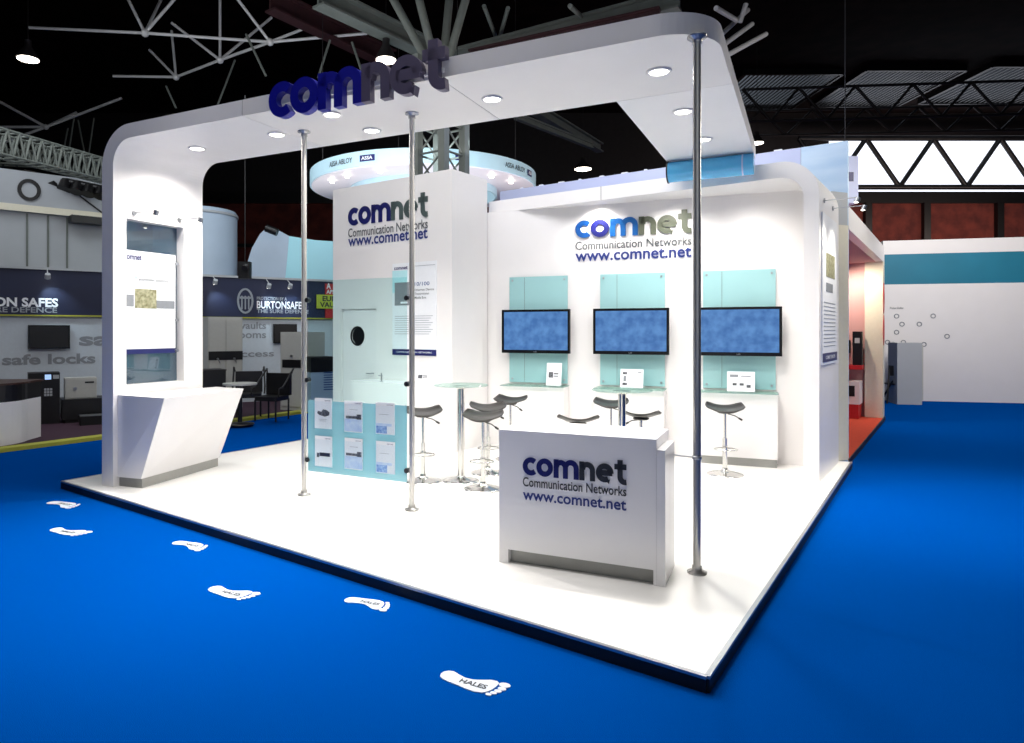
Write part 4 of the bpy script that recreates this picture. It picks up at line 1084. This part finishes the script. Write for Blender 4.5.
def cab_bw():
    f = Fr(at(311, 331, 14.0), BW.a); f.o.z = 0; w = f.hit(336, 331)[0]
    r = thing('blue_white_cabinet', 'pale cabinet with black top section seen through the glass screen', 'cabinet', f.p(w / 2, .2, .04))
    MB().box(0, w, .0, .5, .04, f.hit(320, 372)[1], f).build('body', greyb, r); MB().box(-.005, w, -.01, .5, f.hit(320, 372)[1], f.hit(320, 357)[1], f).build('top_section', blk, r)
    for k in range(8): MB().box(w * .5, w * .95, -.004, 0, .5 + k * .05, .52 + k * .05, f).build('text_line', lblue, r)
cab_bw()
def lowdesk():
    f = Fr(at(196, 331, 12.6), BW.a); f.o.z = 0; w = f.hit(226, 331)[0]; z = f.hit(210, 371)[1]
    r = thing('black_cabinet', 'low black cabinet below the double door safe', 'cabinet', f.p(w / 2, .2, .04))
    MB().box(0, w, 0, .5, .04, z, f, .01).build('body', blk, r); MB().box(-.01, w + .01, -.01, .51, z, z + .02, f).build('top', steeld, r)
lowdesk()
def round_table():
    p = at(240, 383, 12.3)
    r = thing('round_meeting_table', 'pale topped meeting table behind the wedge counter', 'table', (p.x, p.y, .04))
    MB().lathe([(.3, p.z - .03), (.3, p.z)], (p.x, p.y, 0), 28).build('top', safem, r); MB().tube((p.x, p.y, .06), (p.x, p.y, p.z - .03), .04).build('column', blk, r); MB().lathe([(.25, .04), (.25, .06), (.05, .08)], (p.x, p.y, 0), 20).build('foot', blk, r)
    return p
tp = round_table()
def mchair(px, Y, a, lab):
    p = at(px, 331, Y); f = Fr((p.x, p.y, 0), a)
    r = thing('meeting_chair', lab, 'chair', (p.x, p.y, .04), 'black meeting chairs in the safes stand')
    MB().box(-.24, .24, -.24, .24, .42, .5, f, .05).build('seat', blk, r)
    MB().box(-.26, .26, .2, .27, .5, .92, f).build('backrest', blk, r)
    for s in (-1, 1):
        MB().path([f.p(s * .27, .25, .92), f.p(s * .29, .28, 1.0), f.p(s * .3, -.1, .68), f.p(s * .3, -.22, .66), f.p(s * .29, -.24, .5)], .018).build('armrest', blk, r)
        for t in (-1, 1): MB().tube(f.p(s * .22, t * .22, .04), f.p(s * .22, t * .22, .44), .018).build('leg', blk, r)
mchair(249, 13.5, .3, 'black armchair beside the pale meeting table, left one'); mchair(272, 12.9, -.3, 'black armchair beside the pale meeting table, right one')
# far left group
def kiosk():
    f = Fr(at(28, 331, 12.2), BW.a); f.o.z = 0; w = f.hit(60, 331)[0]; z = f.hit(45, 373)[1]
    r = thing('black_machine', 'black machine with small lit display below the left flat screen', 'machine', f.p(w / 2, .2, .04))
    MB().box(0, w, 0, .5, .04, z, f, .01).build('body', blk, r)
    MB().box(w * .52, w * .72, -.008, 0, z - .12, z - .03, f).build('display', lcd, r); MB().box(w * .78, w * .97, -.008, 0, z - .11, z - .04, f).build('label_plate', greyw, r)
    mb = MB()
    for i in range(3):
        for j in range(3): mb.box(w * .5 + i * .045, w * .5 + i * .045 + .035, -.01, 0, z - .42 + j * .05, z - .42 + j * .05 + .04, f)
    mb.build('keypad', greyw, r)
kiosk()
def plinth():
    f = Fr(at(62, 331, 12.4), BW.a); f.o.z = 0; w = f.hit(112, 331)[0]; z = f.hit(80, 399)[1]
    r = thing('black_plinth', 'long black display plinth left of the canopy leg', 'plinth', f.p(w / 2, .25, .04))
    MB().box(0, w, 0, .6, .1, z, f, .01).build('body', blk, r); MB().box(.05, w - .05, .05, .55, .04, .1, f).build('foot', steeld, r)
    g = f.shift(0, .12); x0 = g.hit(65, 331)[0]; x1 = g.hit(97, 331)[0]; z1 = g.hit(80, 378)[1]
    r = thing('cube_safe', 'small white cube safe lit on the black plinth', 'safe', g.p((x0 + x1) / 2, .2, z))
    MB().box(x0, x1, .015, .4, z, z1, g, .01).build('body', safem, r); d = MB().box(x0 + .02, x1 - .02, 0, .015, z + .02, z1 - .02, g).build('door', safem, r)
    MB().tube(g.p((x0 + x1) / 2 - .1, 0, (z + z1) / 2), g.p((x0 + x1) / 2 - .1, -.03, (z + z1) / 2), .03).sub('handle', alum, d, r); MB().box(x1 - .2, x1 - .05, -.005, 0, z1 - .1, z1 - .07, g).sub('name_plate', knobm, d, r)
    f = f.shift(.15, -.5); z = .2
    r = thing('floor_case', 'low black case lying on the plum carpet before the plinth', 'case', f.p(.5, .1, .04)); MB().box(.1, .62, 0, .25, .04, z, f, .02).build('body', blk, r); MB().box(.1, .62, 0, .25, z, z + .012, f).build('lid_strip', alum, r)
plinth()
def curved_desk():
    c = at(-20, 331, 10.3); c.z = 0
    r = thing('curved_desk', 'curved white desk with dark walnut top at the far left', 'desk', (c.x, c.y, .04)); z = at(5, 384, 9.9).z
    pl = arc(c.x, c.y, .62, 200, 380, 20)
    pt = arc(c.x, c.y, .66, 200, 380, 20)
    MB().prism(pl + [(c.x + .55, c.y + .6), (c.x - .55, c.y + .6)], .04, z - .28, ID).build('front', white, r); MB().prism(pl[:] + [(c.x + .55, c.y + .6), (c.x - .55, c.y + .6)], z - .28, z - .03, ID).build('dark_band', blk, r)
    MB().prism(pt + [(c.x + .58, c.y + .62), (c.x - .58, c.y + .62)], z - .03, z, ID).build('top', woodt, r)
curved_desk()

# upper storey boards behind the safes stand
UB, ul = fr2(at(-170, 331, 14.0), at(112, 331, 17.5))
r = thing('grey_board_wall', 'high grey board wall with a black letter O above the safes stand', 'wall unit', UB.p(ul / 2, 0, 0))
def uz(px, py): return UB.hit(px, py)
xr = ul; zlo = 0.04; zmid = uz(60, 216)[1]; ztop = uz(60, 177)[1]
MB().box(0, xr, 0, .2, zlo, zmid, UB).build('lower_board', greyw, r)
MB().box(0, xr, -.15, .2, zmid, ztop, UB).build('upper_board', greyw, r)
MB().box(0, xr, -.17, -.15, zmid, zmid + .16, UB).build('cream_strip', cream, r)
mb = MB()
for px in (-60, -8, 27, 48, 67):
    x = uz(px, 240)[0]; mb.box(x - .02, x + .02, -.03, 0, 3.2, zmid - .02, UB)
xx0 = uz(27, 240)[0]; xx1 = uz(67, 240)[0]; mb.box(xx0, xx1, -.03, 0, 3.2, 3.25, UB); mb.build('frame_strip', steelg, r)
x, z = uz(28, 191); MB().ribbon(arc(x, z, .20, 0, 345, 23, .22), .08, -.18, -.15, UB, True).build('lettering', blk, r)
f = UB.shift(0, -.18); mb = MB(); mb.path([f.p(*((f.hit(68, 184)[0], 0, f.hit(68, 184)[1]))), f.p(f.hit(80, 196)[0], 0, f.hit(80, 196)[1]), f.p(f.hit(112, 220)[0], 0, f.hit(112, 220)[1])], .02); mb.build('cable', blk, r)
mb = MB(); a = uz(67, 219); b_ = uz(112, 224); mb.box(a[0], b_[0], -.5, -.16, a[1] - .12, a[1] + .05, UB); mb.build('black_header', blk, r)
# grey drum and aqua sail
p = at(196, 331, 19.0); zb0 = 2.9; zt0 = at(196, 205, 18).z
r = thing('drum_tower', 'large grey blue cylindrical drum above the safes stand', 'tower', (p.x, p.y, 0))
MB().lathe([(1.1, .04), (1.1, zt0 - .06), (1.06, zt0)], (p.x, p.y, 0), 48).build('shell', greyb, r); MB().lathe([(1.13, zt0 - .16), (1.13, zt0 - .1)], (p.x, p.y, 0), 48).build('top_rim', greyw, r)
sf = Fr((at(240, 331, 18.4).x, 18.4, 0), .12)
def sp(px, py): return sf.hit(px, py)
r = thing('curved_sail', 'pale aqua curved sail structure between the drum and the storage room', 'structure', sf.p(1.2, .3, 0))
pts = [sp(240, 300), sp(245, 270), sp(252, 248), sp(260, 234), sp(268, 226), sp(276, 230), sp(292, 236), sp(315, 240), sp(345, 242), sp(345, 300)]
MB().slab(pts[:6] + [sp(287, 300)] if False else [sp(240, 300), sp(245, 270), sp(252, 248), sp(260, 234), sp(268, 226), sp(276, 229), sp(289, 236), sp(287, 260), sp(283, 300)], 0, .5, sf).build('grey_fin', greyb, r)  # grey blue fin next to the aqua skin
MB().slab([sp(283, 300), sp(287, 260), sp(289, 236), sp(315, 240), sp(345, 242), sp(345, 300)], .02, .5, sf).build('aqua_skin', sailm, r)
z_ = sp(268, 300)[1]; 
MB().box(sp(240, 300)[0], sp(345, 300)[0], .02, .5, .04, z_, sf).build('base_block', greyw, r)
mb = MB(); q = at(266, 228, 18.0); mb.tube(q, q + Vector((.3, 0, -.12)), .1, 12); o = mb.build('top_projector', blk); tag(o, 'small dark projector perched on the tip of the aqua sail', 'projector')
q = at(245, 262, 14.3)
r = thing('hanging_speaker', 'black lamp cluster hanging before the aqua sail', 'lamp', q)
MB().box(q.x - .12, q.x + .12, q.y - .1, q.y + .1, q.z - .35, q.z + .0, ID, .03).build('housing', blk, r); MB().tube(q + Vector((0, 0, 0)), q + Vector((0, 0, 3.5)), .01).build('hanging_wire', blk, r); MB().tube(q + Vector((.05, -.1, -.1)), q + Vector((.05, -.2, -.15)), .06).build('lamp_can', steeld, r)

# hall lamps
def hall_lamp(p, lab, rad=.28):
    r = thing('high_bay_lamp', lab, 'lamp', p, 'high bay lamps in the dark roof')
    MB().lathe([(rad, 0), (rad * .8, .12), (.08, .35), (.08, .5)], p, 20).build('reflector', steeld, r); MB().lathe([(rad * .9, -.02), (rad * .9, .0)], p, 20).build('lens', lampw, r)
    MB().tube(p + Vector((0, 0, .5)), Vector((p.x, p.y, 15.2)), .01, 5).build('hanging_wire', steeld, r)
hall_lamp(at(28, 59, 18), 'high bay lamp glowing in the dark roof at upper left'); hall_lamp(at(583, 169, 30), 'high bay lamp glowing low in the canopy opening', .4)
hall_lamp(at(757, 143, 30), 'high bay lamp just right of the canopy arm end', .3); hall_lamp(at(386, 60, 15.5), 'bright high bay lamp behind the letters n and e', .25)
# far stand lights seen between drum and sail, and over the party wall
mb = MB()
for px, py, Y in ((252, 250, 30), (238, 262, 34), (241, 262, 34), (243, 266, 33)): 
    q = at(px, py, Y); mb.lathe([(.12, 0), (.12, .06)], q, 8)

# ------------------------------------------------------------------ lights
def spot(loc, tgt, power, size=80, blend=.6, col=(1, .96, .9), rad=.06):
    l = bpy.data.lights.new('spot', 'SPOT'); l.energy = power; l.spot_size = math.radians(size); l.spot_blend = blend; l.color = col; l.shadow_soft_size = rad
    o = bpy.data.objects.new('spot_light', l); COL.objects.link(o); o.location = loc
    d = Vector(tgt) - Vector(loc); o.rotation_euler = d.to_track_quat('-Z', 'Y').to_euler(); return o
def area(loc, tgt, power, sx, sy, col=(1, 1, 1)):
    l = bpy.data.lights.new('area', 'AREA'); l.shape = 'RECTANGLE'; l.size = sx; l.size_y = sy; l.energy = power; l.color = col
    o = bpy.data.objects.new('area_light', l); COL.objects.link(o); o.location = loc
    d = Vector(tgt) - Vector(loc); o.rotation_euler = d.to_track_quat('-Z', 'Y').to_euler(); return o
for q in dlp: spot(q + Vector((0, 0, -.05)), q + Vector((0, 0, -3)), 180, 150, 1)
# lamps recessed in the arch soffit
for t in (-.75, -1.7, -2.7, -3.6):
    q = AF.p(t, .12, za0 - .03); w_ = WF.inv(q)
    spot(q, q + Vector((.2, .3, -3)), 55, 150, .9)
area((-1.0, 6.0, 7.6), (-.6, 6.8, 0), 420, 6, 4, (1, .98, .95))      # hall high bays over the stand
spot((-3.8, 5.6, 7.4), (-2.7, 5.1, 0), 2000, 42, 1, (1, .98, .95), .5)
spot((-.2, 3.6, 7.4), (-.6, 4.4, 0), 900, 38, 1, (1, .98, .95), .5)
spot((5.6, 5.0, 7.4), (4.9, 6.6, 0), 2000, 44, 1, (1, .98, .95), .5)
area((7.6, 8.2, 4.6), (4.3, 8.2, 1.6), 130, 2.5, 1.5, (1, .95, .85))  # added warm fill from the right aisle onto the end wall
area((1.6, 7.6, 5.4), (3.6, 9.8, 3.9), 55, 3, 1, (.86, .9, 1))  # added light for the front of the rear panel wall
area((0, -3, 6), (0, -8, 4), 700, 16, 4, (1, .98, .95))  # added light on the wall behind the camera, for pole reflections and fill
area((26, 34, 7), (26, 42, 6), 800, 20, 3, (1, .8, .7))  # added light to lift the brick wall
area((-9, 12, 7.8), (-7, 14.5, 1), 200, 6, 3, (.9, .95, 1))
area((-3.5, 15, 7.5), (-4, 16.5, 1.5), 170, 4, 3, (.85, .95, 1))
area((10, 12, 6.5), (11, 17, 1.5), 420, 4, 4, (1, .95, .9))
area((2.5, 12.5, 6.2), (3.2, 9.6, 3.9), 120, 4, 1.5, (.6, .72, 1))
area((-1, 12.5, 4.7), (-.9, 15, 5.3), 35, 3, 1, (.8, .93, 1))
for q in bl_pos: spot(q + Vector((0, -.1, 0)), q + Vector((0, .35, -.55)), 25, 70, .7, (.7, .9, 1))
for i, q in enumerate(lights): spot(q + Vector((0, 0, -.02)), q + Vector((-.35, -.1, -1)), 6 if i < 2 else 42, 90, .8, (1, .92, .78))
q = NB.p(4.4, .7, 2.95); spot(q, NB.p(5.05, .15, 1.9), 120, 120, .8, (1, .85, .7))
q = NB.p(2.2, 1.2, 2.95); spot(q, q + Vector((0, 0, -2)), 30, 130, .8, (1, .9, .8))
area((0, 14, 4.5), (0, 16, 12), 120, 10, 4, (1, .97, .95))          # spill from stands reaching the roof steel
area((-6, 10, 5.2), (-5, 15, 12), 110, 6, 3, (1, 1, 1))

w = bpy.data.worlds.new('World'); SC.world = w; w.use_nodes = True
w.node_tree.nodes['Background'].inputs[0].default_value = (.68, .68, .74, 1); w.node_tree.nodes['Background'].inputs[1].default_value = .05

# ------------------------------------------------------------------ camera
cd = bpy.data.cameras.new('camera'); cam = bpy.data.objects.new('camera', cd); COL.objects.link(cam)
cd.sensor_fit = 'HORIZONTAL'; cd.sensor_width = 36; cd.lens = F / 1024 * 36
cd.shift_x = (512 - CX) / 1024; cd.shift_y = -(371.5 - HY) / 1024; cd.clip_end = 200; cd.clip_start = .05
cam.location = (0, 0, EYE); cam.rotation_euler = (PI / 2, 0, 0)
SC.camera = cam
SC.view_settings.view_transform = 'Standard'; SC.view_settings.look = 'None'; SC.view_settings.gamma = 1; SC.view_settings.use_curve_mapping = False
SC.view_settings.exposure = 0.0
